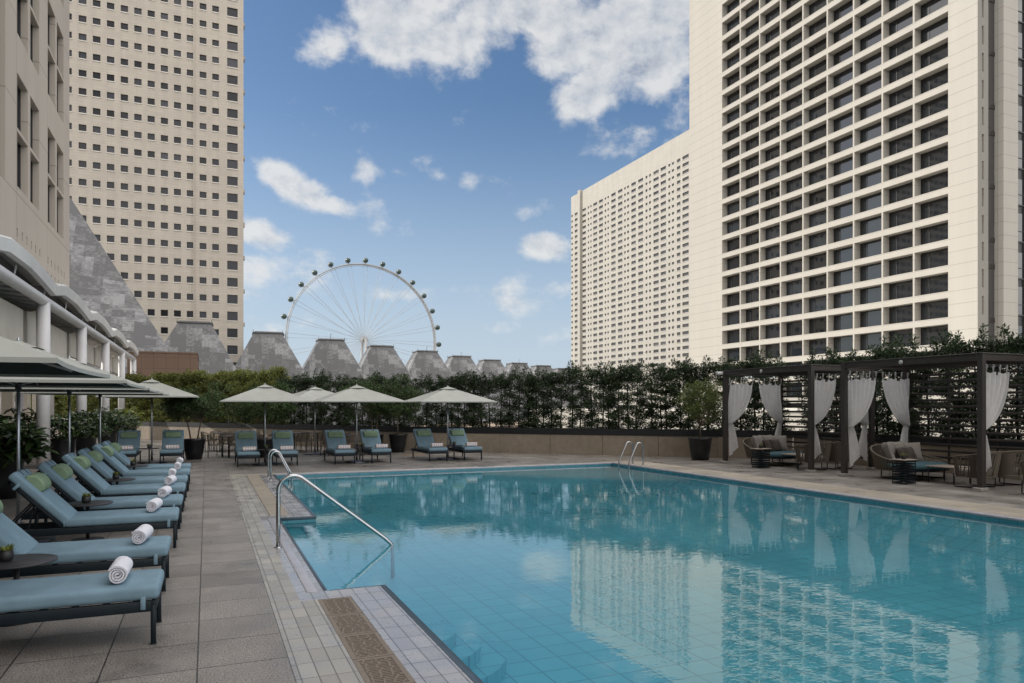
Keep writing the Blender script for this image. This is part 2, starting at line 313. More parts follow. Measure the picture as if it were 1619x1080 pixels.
# ---------------------------------------------------------------- world, sun, camera
EL, AZX, AZY = R(28), -.90, .43
sun_h = Vector((AZX, AZY)).normalized()
sun_dir = Vector((sun_h.x * math.cos(EL), sun_h.y * math.cos(EL), math.sin(EL)))
SKY_STRENGTH, CLOUD_GAIN, DOME_FILL_GAIN = .12, 4.7, 15.5
def build_world():
    w = bpy.data.worlds.new('World'); scn.world = w; w.use_nodes = True; nt = w.node_tree; N, L = nt.nodes, nt.links
    bg = N['Background']
    sky = N.new('ShaderNodeTexSky'); sky.sky_type = 'NISHITA'; sky.sun_disc = False; sky.sun_elevation = EL
    sky.sun_rotation = math.atan2(sun_h.x, sun_h.y); sky.air_density = 1.0; sky.dust_density = 1.0; sky.ozone_density = 1.8; sky.altitude = 0
    tc = N.new('ShaderNodeTexCoord'); s = N.new('ShaderNodeSeparateXYZ'); L.new(tc.outputs['Generated'], s.inputs[0])
    az = N.new('ShaderNodeMath'); az.operation = 'ARCTAN2'; L.new(s.outputs[0], az.inputs[0]); L.new(s.outputs[1], az.inputs[1])
    el = N.new('ShaderNodeMath'); el.operation = 'ARCSINE'; L.new(s.outputs[2], el.inputs[0])
    uv = N.new('ShaderNodeCombineXYZ'); L.new(az.outputs[0], uv.inputs[0]); L.new(el.outputs[0], uv.inputs[1])
    # the day's clouds: (pixel of the centre, half extents in pixels, tilt in degrees, thickness)
    blobs = [(625, 45, 105, 72, -12, 1.15), (700, 70, 85, 55, 14, 1.05), (520, 80, 55, 32, -14, .95), (770, 5, 110, 38, 0, 1.1), (890, 25, 95, 55, 12, 1.15), (985, 60, 105, 75, -10, 1.25),
             (930, 150, 75, 42, -20, 1.1), (1040, 20, 80, 60, 0, 1.1), (955, 110, 60, 55, 0, 1.05), (600, 20, 70, 45, 0, 1.1), (760, 40, 70, 40, 0, .95), (830, 10, 80, 40, 0, 1.15), (1050, 95, 50, 60, 0, 1.05), (900, 75, 70, 50, 0, 1.1), (650, 105, 60, 30, 0, .75), (1080, 150, 45, 60, 0, .6),
             (470, 300, 82, 30, 22, 1.05), (525, 325, 48, 20, 20, .95), (415, 372, 48, 26, 10, 1.0), (595, 345, 34, 24, 20, .62), (642, 358, 28, 18, -20, .66), (578, 260, 26, 20, 15, .62),
             (672, 262, 36, 15, 25, .68), (965, 215, 60, 30, 20, .62), (1010, 225, 34, 22, -25, .62), (835, 335, 38, 28, 35, .56), (868, 388, 46, 24, 4, .95), (740, 290, 16, 14, 40, .55),
             (430, 440, 80, 34, -4, .72), (480, 445, 40, 22, 0, .6), (620, 463, 60, 13, 0, .6), (845, 468, 90, 24, 2, .74), (775, 518, 38, 10, 0, .66), (1075, 222, 40, 16, -20, .6), (880, 530, 60, 16, 0, .5), (430, 520, 70, 24, 0, .42), (640, 275, 30, 10, 20, .5)]
    cloudpx = []
    # clouds on the rest of the dome, for reflections and other views
    rr = random.Random(5)
    extra = []
    for i in range(14):
        a = rr.uniform(R(60), R(330)); e = rr.uniform(R(12), R(50)); extra.append((a if a < PI else a - 2 * PI, e, rr.uniform(.12, .3), rr.uniform(.05, .12), rr.uniform(-.3, .3), rr.uniform(.7, 1.1)))
    items = []
    for (x, y, rx, ry, t, wgt) in blobs:
        d = pxdir(x, y).normalized(); a = math.atan2(d.x, d.y); e = math.asin(d.z)
        k = 1 / (F * pxdir(x, y).length)
        hx = k / max(.3, math.cos(e)); q = 1.4 if wgt > .9 else 1.95; items.append((a, e, rx * k * q, ry * k * q, -R(t), wgt if wgt > .9 else wgt * .86))
    for it in extra: items.append(it)
    cur = None
    for (a, e, rx, ry, t, wgt) in items:
        mp = N.new('ShaderNodeMapping'); mp.vector_type = 'TEXTURE'; mp.inputs['Location'].default_value = (a, e, 0); mp.inputs['Rotation'].default_value = (0, 0, t); mp.inputs['Scale'].default_value = (rx, ry, 1)
        L.new(uv.outputs[0], mp.inputs[0])
        ln = N.new('ShaderNodeVectorMath'); ln.operation = 'LENGTH'; L.new(mp.outputs[0], ln.inputs[0])
        mr = N.new('ShaderNodeMapRange'); mr.interpolation_type = 'SMOOTHSTEP'; mr.inputs['From Min'].default_value = 1.25; mr.inputs['From Max'].default_value = 0; mr.inputs['To Min'].default_value = 0; mr.inputs['To Max'].default_value = wgt
        L.new(ln.outputs['Value'], mr.inputs[0])
        if cur is None: cur = mr.outputs[0]
        else:
            mx = N.new('ShaderNodeMath'); mx.operation = 'SMOOTH_MAX'; mx.inputs[2].default_value = .12; L.new(cur, mx.inputs[0]); L.new(mr.outputs[0], mx.inputs[1]); cur = mx.outputs[0]
    def fbm(scale, off, det=9, rough=.62, dist=.3):
        mp = N.new('ShaderNodeMapping'); mp.inputs['Location'].default_value = off; mp.inputs['Scale'].default_value = (1, 1.35, 1); L.new(uv.outputs[0], mp.inputs[0])
        n = N.new('ShaderNodeTexNoise'); n.inputs['Scale'].default_value = scale; n.inputs['Detail'].default_value = det; n.inputs['Roughness'].default_value = rough; n.inputs['Distortion'].default_value = dist
        L.new(mp.outputs[0], n.inputs[0]); return n.outputs[0]
    def dens(off):
        n = fbm(13, off, 11, .62, .12); a = N.new('ShaderNodeMath'); a.operation = 'MULTIPLY_ADD'; a.inputs[1].default_value = 1.9; L.new(n, a.inputs[0])
        b = N.new('ShaderNodeMath'); b.operation = 'SUBTRACT'; b.inputs[1].default_value = 1.03; L.new(cur, b.inputs[0]); L.new(b.outputs[0], a.inputs[2]); return a.outputs[0]
    d0 = dens((3, 1, 0)); d1 = dens((3.012, .982, 0))      # second sample is shifted towards the sun: lit rims, shaded bellies
    al = N.new('ShaderNodeMapRange'); al.interpolation_type = 'SMOOTHSTEP'; al.inputs['From Min'].default_value = .22; al.inputs['From Max'].default_value = .82; L.new(d0, al.inputs[0])
    df = N.new('ShaderNodeMath'); df.operation = 'SUBTRACT'; L.new(d0, df.inputs[0]); L.new(d1, df.inputs[1])
    sh = N.new('ShaderNodeMath'); sh.operation = 'MULTIPLY_ADD'; sh.inputs[1].default_value = 1.5; L.new(df.outputs[0], sh.inputs[0])
    tk = N.new('ShaderNodeMapRange'); tk.inputs['From Min'].default_value = .5; tk.inputs['From Max'].default_value = 1.35; tk.inputs['To Min'].default_value = .85; tk.inputs['To Max'].default_value = .38; L.new(d0, tk.inputs[0]); L.new(tk.outputs[0], sh.inputs[2])
    cc = ramp(N, L, sh.outputs[0], [(.05, (.46, .50, .58)), (.5, (.74, .77, .81)), (.9, (.95, .95, .94))])
    g = N.new('ShaderNodeVectorMath'); g.operation = 'SCALE'; g.inputs['Scale'].default_value = CLOUD_GAIN; L.new(cc, g.inputs[0])
    am = N.new('ShaderNodeMath'); am.operation = 'MULTIPLY'; am.inputs[1].default_value = .86; L.new(al.outputs[0], am.inputs[0])
    hs = N.new('ShaderNodeHueSaturation'); hs.inputs['Saturation'].default_value = 1.14; hs.inputs['Hue'].default_value = .502; hs.inputs['Value'].default_value = .72; L.new(sky.outputs[0], hs.inputs['Color']); tn = N.new('ShaderNodeMix'); tn.data_type = 'RGBA'; tn.blend_type = 'MULTIPLY'; tn.inputs[0].default_value = 1; tn.inputs[7].default_value = (.97, .99, 1.0, 1); L.new(hs.outputs[0], tn.inputs[6])
    hz = N.new('ShaderNodeMapRange'); hz.interpolation_type = 'SMOOTHSTEP'; hz.inputs['From Min'].default_value = R(24); hz.inputs['From Max'].default_value = R(-3); hz.inputs['To Max'].default_value = .92; L.new(el.outputs[0], hz.inputs[0])
    hm = N.new('ShaderNodeMix'); hm.data_type = 'RGBA'; hm.inputs[7].default_value = (2.95, 3.5, 4.25, 1); L.new(hz.outputs[0], hm.inputs[0]); L.new(tn.outputs[2], hm.inputs[6])
    mx = N.new('ShaderNodeMix'); mx.data_type = 'RGBA'; L.new(am.outputs[0], mx.inputs[0]); L.new(hm.outputs[2], mx.inputs[6]); L.new(g.outputs[0], mx.inputs[7])
    # bright cloud added to the unseen sky overhead and behind, fills the shaded terrace
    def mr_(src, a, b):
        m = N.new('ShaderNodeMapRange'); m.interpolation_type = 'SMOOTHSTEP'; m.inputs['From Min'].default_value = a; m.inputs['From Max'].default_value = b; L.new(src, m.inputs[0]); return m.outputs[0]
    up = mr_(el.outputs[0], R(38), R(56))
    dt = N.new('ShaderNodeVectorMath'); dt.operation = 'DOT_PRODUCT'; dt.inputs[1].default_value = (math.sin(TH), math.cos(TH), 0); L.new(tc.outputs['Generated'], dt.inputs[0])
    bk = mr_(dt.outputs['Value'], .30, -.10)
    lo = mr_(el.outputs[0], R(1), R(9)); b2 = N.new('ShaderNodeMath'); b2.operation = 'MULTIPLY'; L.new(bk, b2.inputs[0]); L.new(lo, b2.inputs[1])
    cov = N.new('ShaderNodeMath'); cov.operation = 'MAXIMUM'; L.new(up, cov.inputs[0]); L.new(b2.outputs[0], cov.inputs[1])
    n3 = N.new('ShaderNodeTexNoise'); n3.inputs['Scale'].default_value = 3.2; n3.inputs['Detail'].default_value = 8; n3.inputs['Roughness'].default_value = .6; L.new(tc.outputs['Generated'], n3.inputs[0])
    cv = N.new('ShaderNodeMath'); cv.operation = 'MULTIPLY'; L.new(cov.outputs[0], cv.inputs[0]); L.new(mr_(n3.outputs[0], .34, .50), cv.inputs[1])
    dome = N.new('ShaderNodeVectorMath'); dome.operation = 'SCALE'; dome.inputs['Scale'].default_value = DOME_FILL_GAIN
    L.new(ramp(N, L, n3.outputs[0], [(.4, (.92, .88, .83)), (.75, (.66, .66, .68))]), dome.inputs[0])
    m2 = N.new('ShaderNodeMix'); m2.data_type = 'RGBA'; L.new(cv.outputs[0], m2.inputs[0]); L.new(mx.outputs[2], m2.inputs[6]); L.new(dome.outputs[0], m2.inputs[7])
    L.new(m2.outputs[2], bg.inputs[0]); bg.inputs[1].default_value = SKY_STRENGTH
    w.cycles.sampling_method = 'MANUAL'; w.cycles.sample_map_resolution = 1024
build_world()
sl = bpy.data.lights.new('sun', 'SUN'); sl.energy = 2.2; sl.angle = R(.5); sl.color = (1, .95, .87)
so = bpy.data.objects.new('sun', sl); COL.objects.link(so); so.rotation_euler = sun_dir.to_track_quat('Z', 'Y').to_euler(); so.location = (-30, 0, 60)
cam = bpy.data.cameras.new('camera'); co = bpy.data.objects.new('camera', cam); COL.objects.link(co); scn.camera = co
co.location = (0, 0, H); co.rotation_euler = (R(90), 0, -TH); cam.lens = F / 1619 * 36; cam.sensor_width = 36
cam.shift_y = (HY - 540) / 1619; cam.clip_end = 6000; cam.clip_start = .05
scn.view_settings.view_transform = 'Standard'; scn.view_settings.look = 'None'; scn.view_settings.exposure = .60; scn.view_settings.gamma = 1
scn.cycles.max_bounces = 8; scn.cycles.transparent_max_bounces = 10; scn.cycles.caustics_reflective = False; scn.cycles.caustics_refractive = False
scn.cycles.sample_clamp_indirect = 4

# ================================================================ THE TERRACE AND THE POOL
WA, WB, WC, WD = Vector((-13.0, 58.7)), Vector((7.6, 29.0)), Vector((18.3, 18.8)), Vector((18.3, -12.0))
def wall_y(x):
    a, b = (WA, WB) if x < WB.x else (WB, WC)
    return a.y + (b.y - a.y) * (x - a.x) / (b.x - a.x)
PX0, PX1, PY0, PY1 = 1.655, 12.0, -9.0, 20.1      # pool
NX, NY0, NY1 = 1.06, 7.2, 12.2                    # alcove with the entry steps
WL = -.075                                          # water level
d = MB()
d.add([(-34, -22, 0), (.54, -22, 0), (.54, wall_y(.54), 0), (WA.x, WA.y, 0), (-34, 66, 0)], [(0, 1, 2, 3, 4)])
d.add([(.54, 20.45, 0), (13.2, 20.45, 0), (13.2, wall_y(13.2), 0), (WB.x, WB.y, 0), (.54, wall_y(.54), 0)], [(0, 1, 2, 3, 4)])
d.add([(13.2, -22, 0), (18.3, -22, 0), (18.3, 18.8, 0), (13.2, wall_y(13.2), 0)], [(0, 1, 2, 3)])
d.add([(.54, -22, 0), (13.2, -22, 0), (13.2, PY0, 0), (.54, PY0, 0)], [(0, 1, 2, 3)])
structure('deck', d, M['deck'])
g = MB(); g.add([(-4000, -4000, -14), (4000, -4000, -14), (4000, 4000, -14), (-4000, 4000, -14)], [(0, 1, 2, 3)])
structure('ground', g, M['ground'])
def quad(mb, x0, x1, y0, y1, z=0, mi=0): mb.add([(x0, y0, z), (x1, y0, z), (x1, y1, z), (x0, y1, z)], [(0, 1, 2, 3)], mi)
c = MB()   # left border of small tiles: cream, then paler round the alcove
quad(c, .54, .95, PY0, NY0 - .3); quad(c, .54, .95, NY1 + .28, 20.1)
quad(c, .54, .80, NY0 - .3, NY1 + .28)
quad(c, .80, NX, NY0, NY1, 0, 1); quad(c, .80, 1.655, NY0 - .3, NY0, 0, 1); quad(c, .80, 1.655, NY1, NY1 + .28, 0, 1)
quad(c, 1.26, PX0, PY0, NY0 - .3, 0, 1); quad(c, 1.26, PX0, NY1 + .28, 20.1, 0, 1)
quad(c, .54, PX1, 20.1, 20.45, 0, 2); quad(c, PX1, 13.2, PY0, 20.45, 0, 2)
structure('pool_coping', c, [M['cream'], M['lilac'], M['coping']])
n = MB()   # rounded pale lip and dark nosing at the water's edge, 3 mm proud
for (x0, x1, y0, y1) in ((PX0 - .055, PX0 + .012, PY0, NY0 + .012), (PX0 - .055, PX0 + .012, NY1 - .012, 20.1), (NX - .012, NX + .03, NY0, NY1)):
    n.rbox(((x0 + x1) / 2, (y0 + y1) / 2, -.022), (x1 - x0, y1 - y0, .052), .012, 2, 0)
n.rbox(((NX + PX0) / 2 + .02, NY0 + .001, -.0225), (PX0 - NX - .04, .03, .051), .01, 2, 0)
n.rbox(((NX + PX0) / 2 + .02, NY1 - .001, -.0225), (PX0 - NX - .04, .03, .051), .01, 2, 0)
n.rbox((PX1 + .06, (PY0 + 20.1) / 2, -.02), (.15, 20.1 - PY0, .052), .015, 2, 1); n.rbox(((PX0 + PX1) / 2 + .03, 20.16, -.02), (PX1 - PX0 + .1, .14, .052), .015, 2, 1)
for x0 in (NX - .20, ): n.rbox((x0 + .08, (NY0 + NY1) / 2, .0), (.1, NY1 - NY0, .016), .007, 2, 1)
structure('pool_edge_trim', n, [M['nosing'], M['lip']])
b = MB(); ZB = -.52
quad(b, PX0, PX1 - 1, PY0, PY1 - 1, ZB); quad(b, NX, PX0, NY0, NY1, ZB); ZC = -.13
b.add([(PX1 - 1, PY0, ZB), (PX1, PY0, ZC), (PX1, PY1, ZC), (PX1 - 1, PY1 - 1, ZB)], [(0, 1, 2, 3)]); b.add([(PX0, PY1 - 1, ZB), (PX1 - 1, PY1 - 1, ZB), (PX1, PY1, ZC), (PX0, PY1, ZC)], [(0, 1, 2, 3)])
def wallq(x0, y0, x1, y1, mi): b.add([(x0, y0, ZB), (x1, y1, ZB), (x1, y1, 0), (x0, y0, 0)], [(0, 1, 2, 3)], mi)
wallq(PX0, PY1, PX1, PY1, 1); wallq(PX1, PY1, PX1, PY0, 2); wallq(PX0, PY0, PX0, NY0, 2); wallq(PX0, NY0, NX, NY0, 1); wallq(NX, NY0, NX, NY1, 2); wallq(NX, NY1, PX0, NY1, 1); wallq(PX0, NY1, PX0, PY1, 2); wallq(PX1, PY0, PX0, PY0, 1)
structure('pool_basin', b, [M['pooltile'], M['poolwall'], M['poolwallY']])
st = MB()  # curved steps under water beside the near ledge
for k, (r_, z) in enumerate(((.40, -.18), (.62, -.29), (.84, -.40))):
    poly = [(PX0 + .001 * k, 6.2 - r_)] + [(PX0 + r_ * math.sin(a), 6.2 - r_ * math.cos(a)) for a in [PI * i / 24 for i in range(1, 24)]] + [(PX0 + .001 * k, 6.2 + r_)]
    st.prism(poly, ZB - .01 * k - .01, z)
for k in range(3):
    st.box(NX + .001, NX + .35 + .3 * k, NY0 + .001 + .002 * k, NY1 - .001 - .002 * k, ZB + .002, -.19 - .11 * k)
structure('pool_steps', st, M['pooltile'])
w = MB(); quad(w, PX0, PX1, PY0, PY1, WL); quad(w, NX, PX0, NY0, NY1, WL)
def watermat():
    m, nt, N, L, p = newmat('pool_water'); N.remove(p)
    tc = N.new('ShaderNodeTexCoord')
    def nz(scale, st, det):
        mp = N.new('ShaderNodeMapping'); mp.inputs['Scale'].default_value = st; mp.inputs['Rotation'].default_value = (0, 0, R(20)); L.new(tc.outputs['Object'], mp.inputs[0])
        n = N.new('ShaderNodeTexNoise'); n.inputs['Scale'].default_value = scale; n.inputs['Detail'].default_value = det; n.inputs['Roughness'].default_value = .5; L.new(mp.outputs[0], n.inputs[0]); return n.outputs[0]
    b1 = N.new('ShaderNodeBump'); b1.inputs['Strength'].default_value = 1; b1.inputs['Distance'].default_value = .0009; L.new(nz(6.5, (1, 1.5, 1), 2), b1.inputs['Height'])
    b2 = N.new('ShaderNodeBump'); b2.inputs['Strength'].default_value = 1; b2.inputs['Distance'].default_value = .0016; L.new(nz(1.1, (1, 1, 1), 1), b2.inputs['Height']); L.new(b1.outputs[0], b2.inputs['Normal'])
    fr = N.new('ShaderNodeFresnel'); L.new(b2.outputs[0], fr.inputs['Normal'])
    gg = N.new('ShaderNodeNewGeometry'); io = N.new('ShaderNodeMapRange'); io.inputs['To Min'].default_value = 1.5; io.inputs['To Max'].default_value = 1 / 1.5; L.new(gg.outputs['Backfacing'], io.inputs[0]); L.new(io.outputs[0], fr.inputs['IOR'])
    t = N.new('ShaderNodeBsdfTransparent'); t.inputs[0].default_value = (.72, .93, .95, 1)
    gl = N.new('ShaderNodeBsdfGlossy'); gl.inputs['Roughness'].default_value = .015; gl.inputs['Color'].default_value = (1, 1, 1, 1); L.new(b2.outputs[0], gl.inputs['Normal'])
    mx = N.new('ShaderNodeMixShader'); L.new(fr.outputs[0], mx.inputs[0]); L.new(t.outputs[0], mx.inputs[1]); L.new(gl.outputs[0], mx.inputs[2]); L.new(mx.outputs[0], N['Material Output'].inputs[0])
    return m
M['water'] = watermat(); structure('pool_water', w, M['water'])

# drain grates
def slot_grate(y0, y1):
    mb = MB(); x0, x1 = .953, 1.257
    mb.box(x0, x1, y0, y1, -.09, -.07, 1)
    L_ = .58; y = y1
    while y > y0 + .05:
        ya = max(y0, y - L_ + .012); yb = y
        mb.box(x0, x0 + .035, ya, yb, -.03, 0); mb.box(x1 - .035, x1, ya, yb, -.03, 0)
        mb.box(x0 + .035, x1 - .035, yb - .035, yb, -.03, 0)
        mb.box(x0 + .035, x1 - .035, ya, ya + .02, -.03, 0)
        yy = ya + .02
        while yy < yb - .037:
            mb.box(x0 + .035, x1 - .035, yy, min(yy + .012, yb - .035), -.03, -.001)
            xx = x0 + .035 + rng.uniform(0, .03)
            while xx < x1 - .04:
                mb.box(xx, min(xx + .016, x1 - .036), yy + .012, min(yy + .03, yb - .035), -.03, -.002); xx += rng.uniform(.06, .095)
            yy += .03
        y -= L_
    return mb
o = slot_grate(1.5, NY0 - .305).build('drain_grate', [M['grate'], M['black']]); tag(o, 'slotted sandstone drain grate in the near poolside ledge', 'grate')
gf = MB(); y = NY1 + .285
while y < 20.05:
    y2 = min(y + .475, 20.09); gf.rbox((1.105, (y + y2) / 2, -.012), (.30, y2 - y - .006, .028), .004, 1, 0, None, False); y += .475
tag(gf.build('drain_strip', M['grate_far']), 'sandy stone overflow strip in the far poolside ledge', 'grate')
pl = MB(); pl.rbox((7.75, 20.3, .004), (.5, .16, .012), .004, 1); tag(pl.build('skimmer_lid', M['black']), 'small dark lid set in the far pool coping', 'lid')
ym = MB(); ym.rbox((7.15, 26.4, .003), (.85, .14, .008), .003, 1); tag(ym.build('floor_strip', M['yellow']), 'short yellow painted strip on the paving by the stone wall', 'floor strip')

# rails
def rail(name, pts, r, label, flange=None, group=None):
    t = thing(name, label, 'handrail', pts[0], 0, group); p0 = Vector(pts[0])
    mb = MB(); mb.tube([Vector(p) - p0 for p in pts], r, 12); mb.build('tube', M['steel'], t)
    f = MB()
    for q in (flange or [pts[0]]): f.lathe([(0, .016), (r * 1.3, .016), (r * 1.9, .004), (r * 1.9, -.002)], 16, 0, None, Vector(q) - p0)
    f.build('flange', M['steel'], t); return t
def arc(c, r, a0, a1, n, ax):  # in the vertical plane containing ax
    return [(c[0] + ax[0] * r * math.cos(a), c[1] + ax[1] * r * math.cos(a), c[2] + r * math.sin(a)) for a in [a0 + (a1 - a0) * i / n for i in range(n + 1)]]
p = [(.84, 9.65, 0), (.84, 9.65, .3), (.84, 9.65, .70)] + arc((1.03, 9.65, .72), .19, PI, PI * .5 - .6, 10, (1, 0)) + [(2.22, 9.65, .02), (2.31, 9.65, -.07), (2.325, 9.65, -.17), (2.325, 9.65, -.6)]
rail('pool_handrail', p, .0265, 'long sloping steel handrail over the alcove steps')
def ladder_rail(y, x0, sgn, label):
    # x0: foot on the deck, sgn: +1 pool lies at larger x
    a = (sgn, 0)
    p = [(x0, y, 0), (x0, y, .25), (x0, y, .52)] + arc((x0 + sgn * .13, y, .57), .13, PI, PI * .28, 9, a) + [(x0 + sgn * .44, y, .22), (x0 + sgn * .485, y, .12), (x0 + sgn * .5, y, .02), (x0 + sgn * .5, y, -.55)]
    return rail('ladder_rail', p, .024, label, None, 'steel ladder rails')
ladder_rail(19.25, 1.44, 1, 'bent steel ladder rail at the far end of the tiled ledge, farther of the two')
ladder_rail(18.55, 1.44, 1, 'bent steel ladder rail at the far end of the tiled ledge, nearer of the two')
ladder_rail(19.3, 12.27, -1, 'bent steel ladder rail at the pool corner near the cabanas, standing farther back')
ladder_rail(18.72, 12.27, -1, 'bent steel ladder rail at the pool corner near the cabanas, standing nearer')

# planter wall round the terrace
def planter_wall(a, b, label, step=2.05):
    t = thing('planter_wall', label, 'wall', (a.x, a.y, 0), math.atan2(b.y - a.y, b.x - a.x), 'stone planter walls around the terrace'); L_ = (b - a).length
    mb = MB(); x = 0
    while x < L_ - .01:
        x2 = min(x + step, L_); mb.rbox(((x + x2) / 2, .12, .37), (x2 - x - .012, .24, .74), .006, 1, 0, None, False); x += step
    mb.box(0, L_, .03, .2, 0, .735, 1)
    mb.build('stone_panel', [M['wallstone'], M['trough']], t)
    m2 = MB(); m2.box(0, L_, -.015, .30, .743, .98); m2.box(0, L_, .30, 1.5, .743, .90); m2.build('planter_band', M['trough'], t)
    return t
planter_wall(WA, WB, 'long beige stone wall behind the dining tables, partly in sunlight')
planter_wall(WB, WC, 'beige stone wall with black band behind the pool corner')
planter_wall(WC, WD, 'beige stone wall behind the curtained cabanas')
# ================================================================ LOUNGERS, TOWELS, PARASOLS, TABLES
def make_lounger():
    t = thing('sun_lounger', '', 'sun lounger', group='blue sun loungers around the pool'); W = .64; ang = R(46); hy = 1.24
    f = MB()
    for s in (-1, 1):
        f.rbox((s * (W / 2 - .02), .99, .292), (.035, 1.98, .082), .006, 2)
    f.rbox((0, .018, .292), (W, .035, .083), .006, 2); f.rbox((0, 1.962, .292), (W, .035, .083), .006, 2); f.rbox((0, hy, .30), (W - .05, .03, .03), .004, 1)
    for i in range(6): f.rbox((0, .14 + i * .2, .325), (W - .06, .05, .012), .003, 1)
    f.build('frame', M['navy'], t)
    for (x, y) in ((-1, .02), (1, .02), (-1, 1.8), (1, 1.8)):
        m = MB(); m.rbox((x * (W / 2 - .018), y + .0005, .15), (.037, .037, .302), .004, 1); m.rbox((x * (W / 2 - .018), y, .004), (.043, .043, .01), .003, 1); m.build('leg', M['navy'], t)
    c = MB(); c.rbox((0, hy / 2 - .012, .393), (W + .01, hy + .02, .112), .04, 5)
    seat = c.build('seat_cushion', M['blue'], t)
    pp = MB(); pts = [(-(W / 2), hy - .012, .35), (-(W / 2) - .002, hy - .006, .41), (-(W / 2) + .03, hy - .004, .449), (0, hy - .004, .453), (W / 2 - .03, hy - .004, .449), (W / 2 + .002, hy - .006, .41), (W / 2, hy - .012, .35)]
    pp.tube(pts, .009, 6); pp.build('piping', M['blue'], seat)
    for s in (-1, 1): tb = MB(); tb.rbox((s * (W / 2 + .003), .09, .32), (.006, .035, .10), .002, 1); tb.build('tie_tab', M['blue'], seat)
    Mb = Matrix.Translation((0, hy, .335)) @ Matrix.Rotation(ang, 4, 'X')
    bf = MB()
    for s in (-1, 1): bf.rbox((s * (W / 2 - .03), .40, -.0), (.03, .80, .04), .005, 1, 0, Mb)
    bf.rbox((0, .785, 0), (W - .03, .03, .04), .005, 1, 0, Mb)
    for i in range(4): bf.rbox((0, .12 + i * .19, .01), (W - .08, .05, .012), .003, 1, 0, Mb)
    bf.build('backrest_frame', M['navy'], t)
    st = MB(); hp = Mb @ Vector((0, .46, -.02))
    for s in (-1, 1):
        x = s * (W / 2 - .1); st.bar((x, hp.y, hp.z), (x, 1.88, .31), .025, .02); st.bar((x * .8, hp.y - .02, hp.z), (x * .8, 1.62, .31), .02, .02)
    st.bar((-(W / 2 - .1), 1.88, .315), (W / 2 - .1, 1.88, .315), .025, .02); st.build('recline_strut', M['navy'], t)
    bc = MB(); bc.rbox((0, .425, .078), (W + .01, .85, .112), .04, 5, 0, Mb); back = bc.build('back_cushion', M['blue'], t)
    for s in (-1, 1): tt = MB(); tt.rbox((s * (W / 2 + .003), .70, .02), (.007, .035, .09), .002, 1, 0, Mb); tt.build('tie_tab', M['blue'], back)
    for s in (-1, 1): tt = MB(); tt.rbox((s * .13, .81, .136), (.02, .1, .004), .001, 1, 0, Mb); tt.build('strap', M['navy'], back)
    pil = MB(); n = 14; prof = [(.128 * math.cos(a), .10 * math.sin(a) ** .8) for a in [PI * i / n for i in range(n + 1)]]
    xs = [-.235, -.228, -.21, .21, .228, .235]; sc_ = [.86, .96, 1, 1, .96, .86]; V = []
    for x, k in zip(xs, sc_): V += [(x, .60 + q[0] * k, .132 + q[1] * k) for q in prof]
    Fc = [(i * (n + 1) + j, i * (n + 1) + (j + 1) % (n + 1), (i + 1) * (n + 1) + (j + 1) % (n + 1), (i + 1) * (n + 1) + j) for i in range(5) for j in range(n + 1)]
    pil.add(V, Fc, 0, True, Mb); pil.add(V[:n + 1], [tuple(range(n, -1, -1))], 0, False, Mb); pil.add(V[-(n + 1):], [tuple(range(n + 1))], 0, False, Mb)
    pil.build('pillow', M['green'], t)
    return t
def make_towel(r=.076, L_=.40, name='rolled_towel', m='towel'):
    mb = MB(); n = 78; th = .0135; turns = 3.4; outer = []; inner = []
    for i in range(n + 1):
        a = turns * 2 * PI * i / n; rr_ = .012 + (r - .012) * i / n
        rr_ *= 1 + .02 * math.sin(a * 3 + 1)
        outer.append((rr_ * math.cos(a), rr_ * math.sin(a))); inner.append(((rr_ - th) * math.cos(a), (rr_ - th) * math.sin(a)))
    loop = outer + inner[::-1]; k = len(loop); ys = [-L_ / 2, -L_ / 2 + .008, L_ / 2 - .008, L_ / 2]; V = []
    for j, y in enumerate(ys):
        for i, q in enumerate(loop):
            ii = i if i <= n else 2 * n + 1 - i; s = .985 if j in (0, 3) else 1
            V.append((q[0] * s, y + .016 * math.sin(ii * .19) * (1 - ii / n) * (1 if y > 0 else -1) - .012 * (1 - ii / n) * (1 if y > 0 else -1) , r + q[1] * s))
    Fc = [(j * k + i, j * k + (i + 1) % k, (j + 1) * k + (i + 1) % k, (j + 1) * k + i) for j in range(3) for i in range(k)]
    mb.add(V, Fc, 0, True)
    for j in (0, 3):
        Fe = [(j * k + i, j * k + i + 1, j * k + (2 * n + 1 - i) - 1, j * k + (2 * n + 1 - i)) for i in range(n)]
        o = 0
        mb.f += [list(f) for f in Fe]; mb.m += [0] * len(Fe); mb.s += [False] * len(Fe)
    return mb.build(name, M[m])
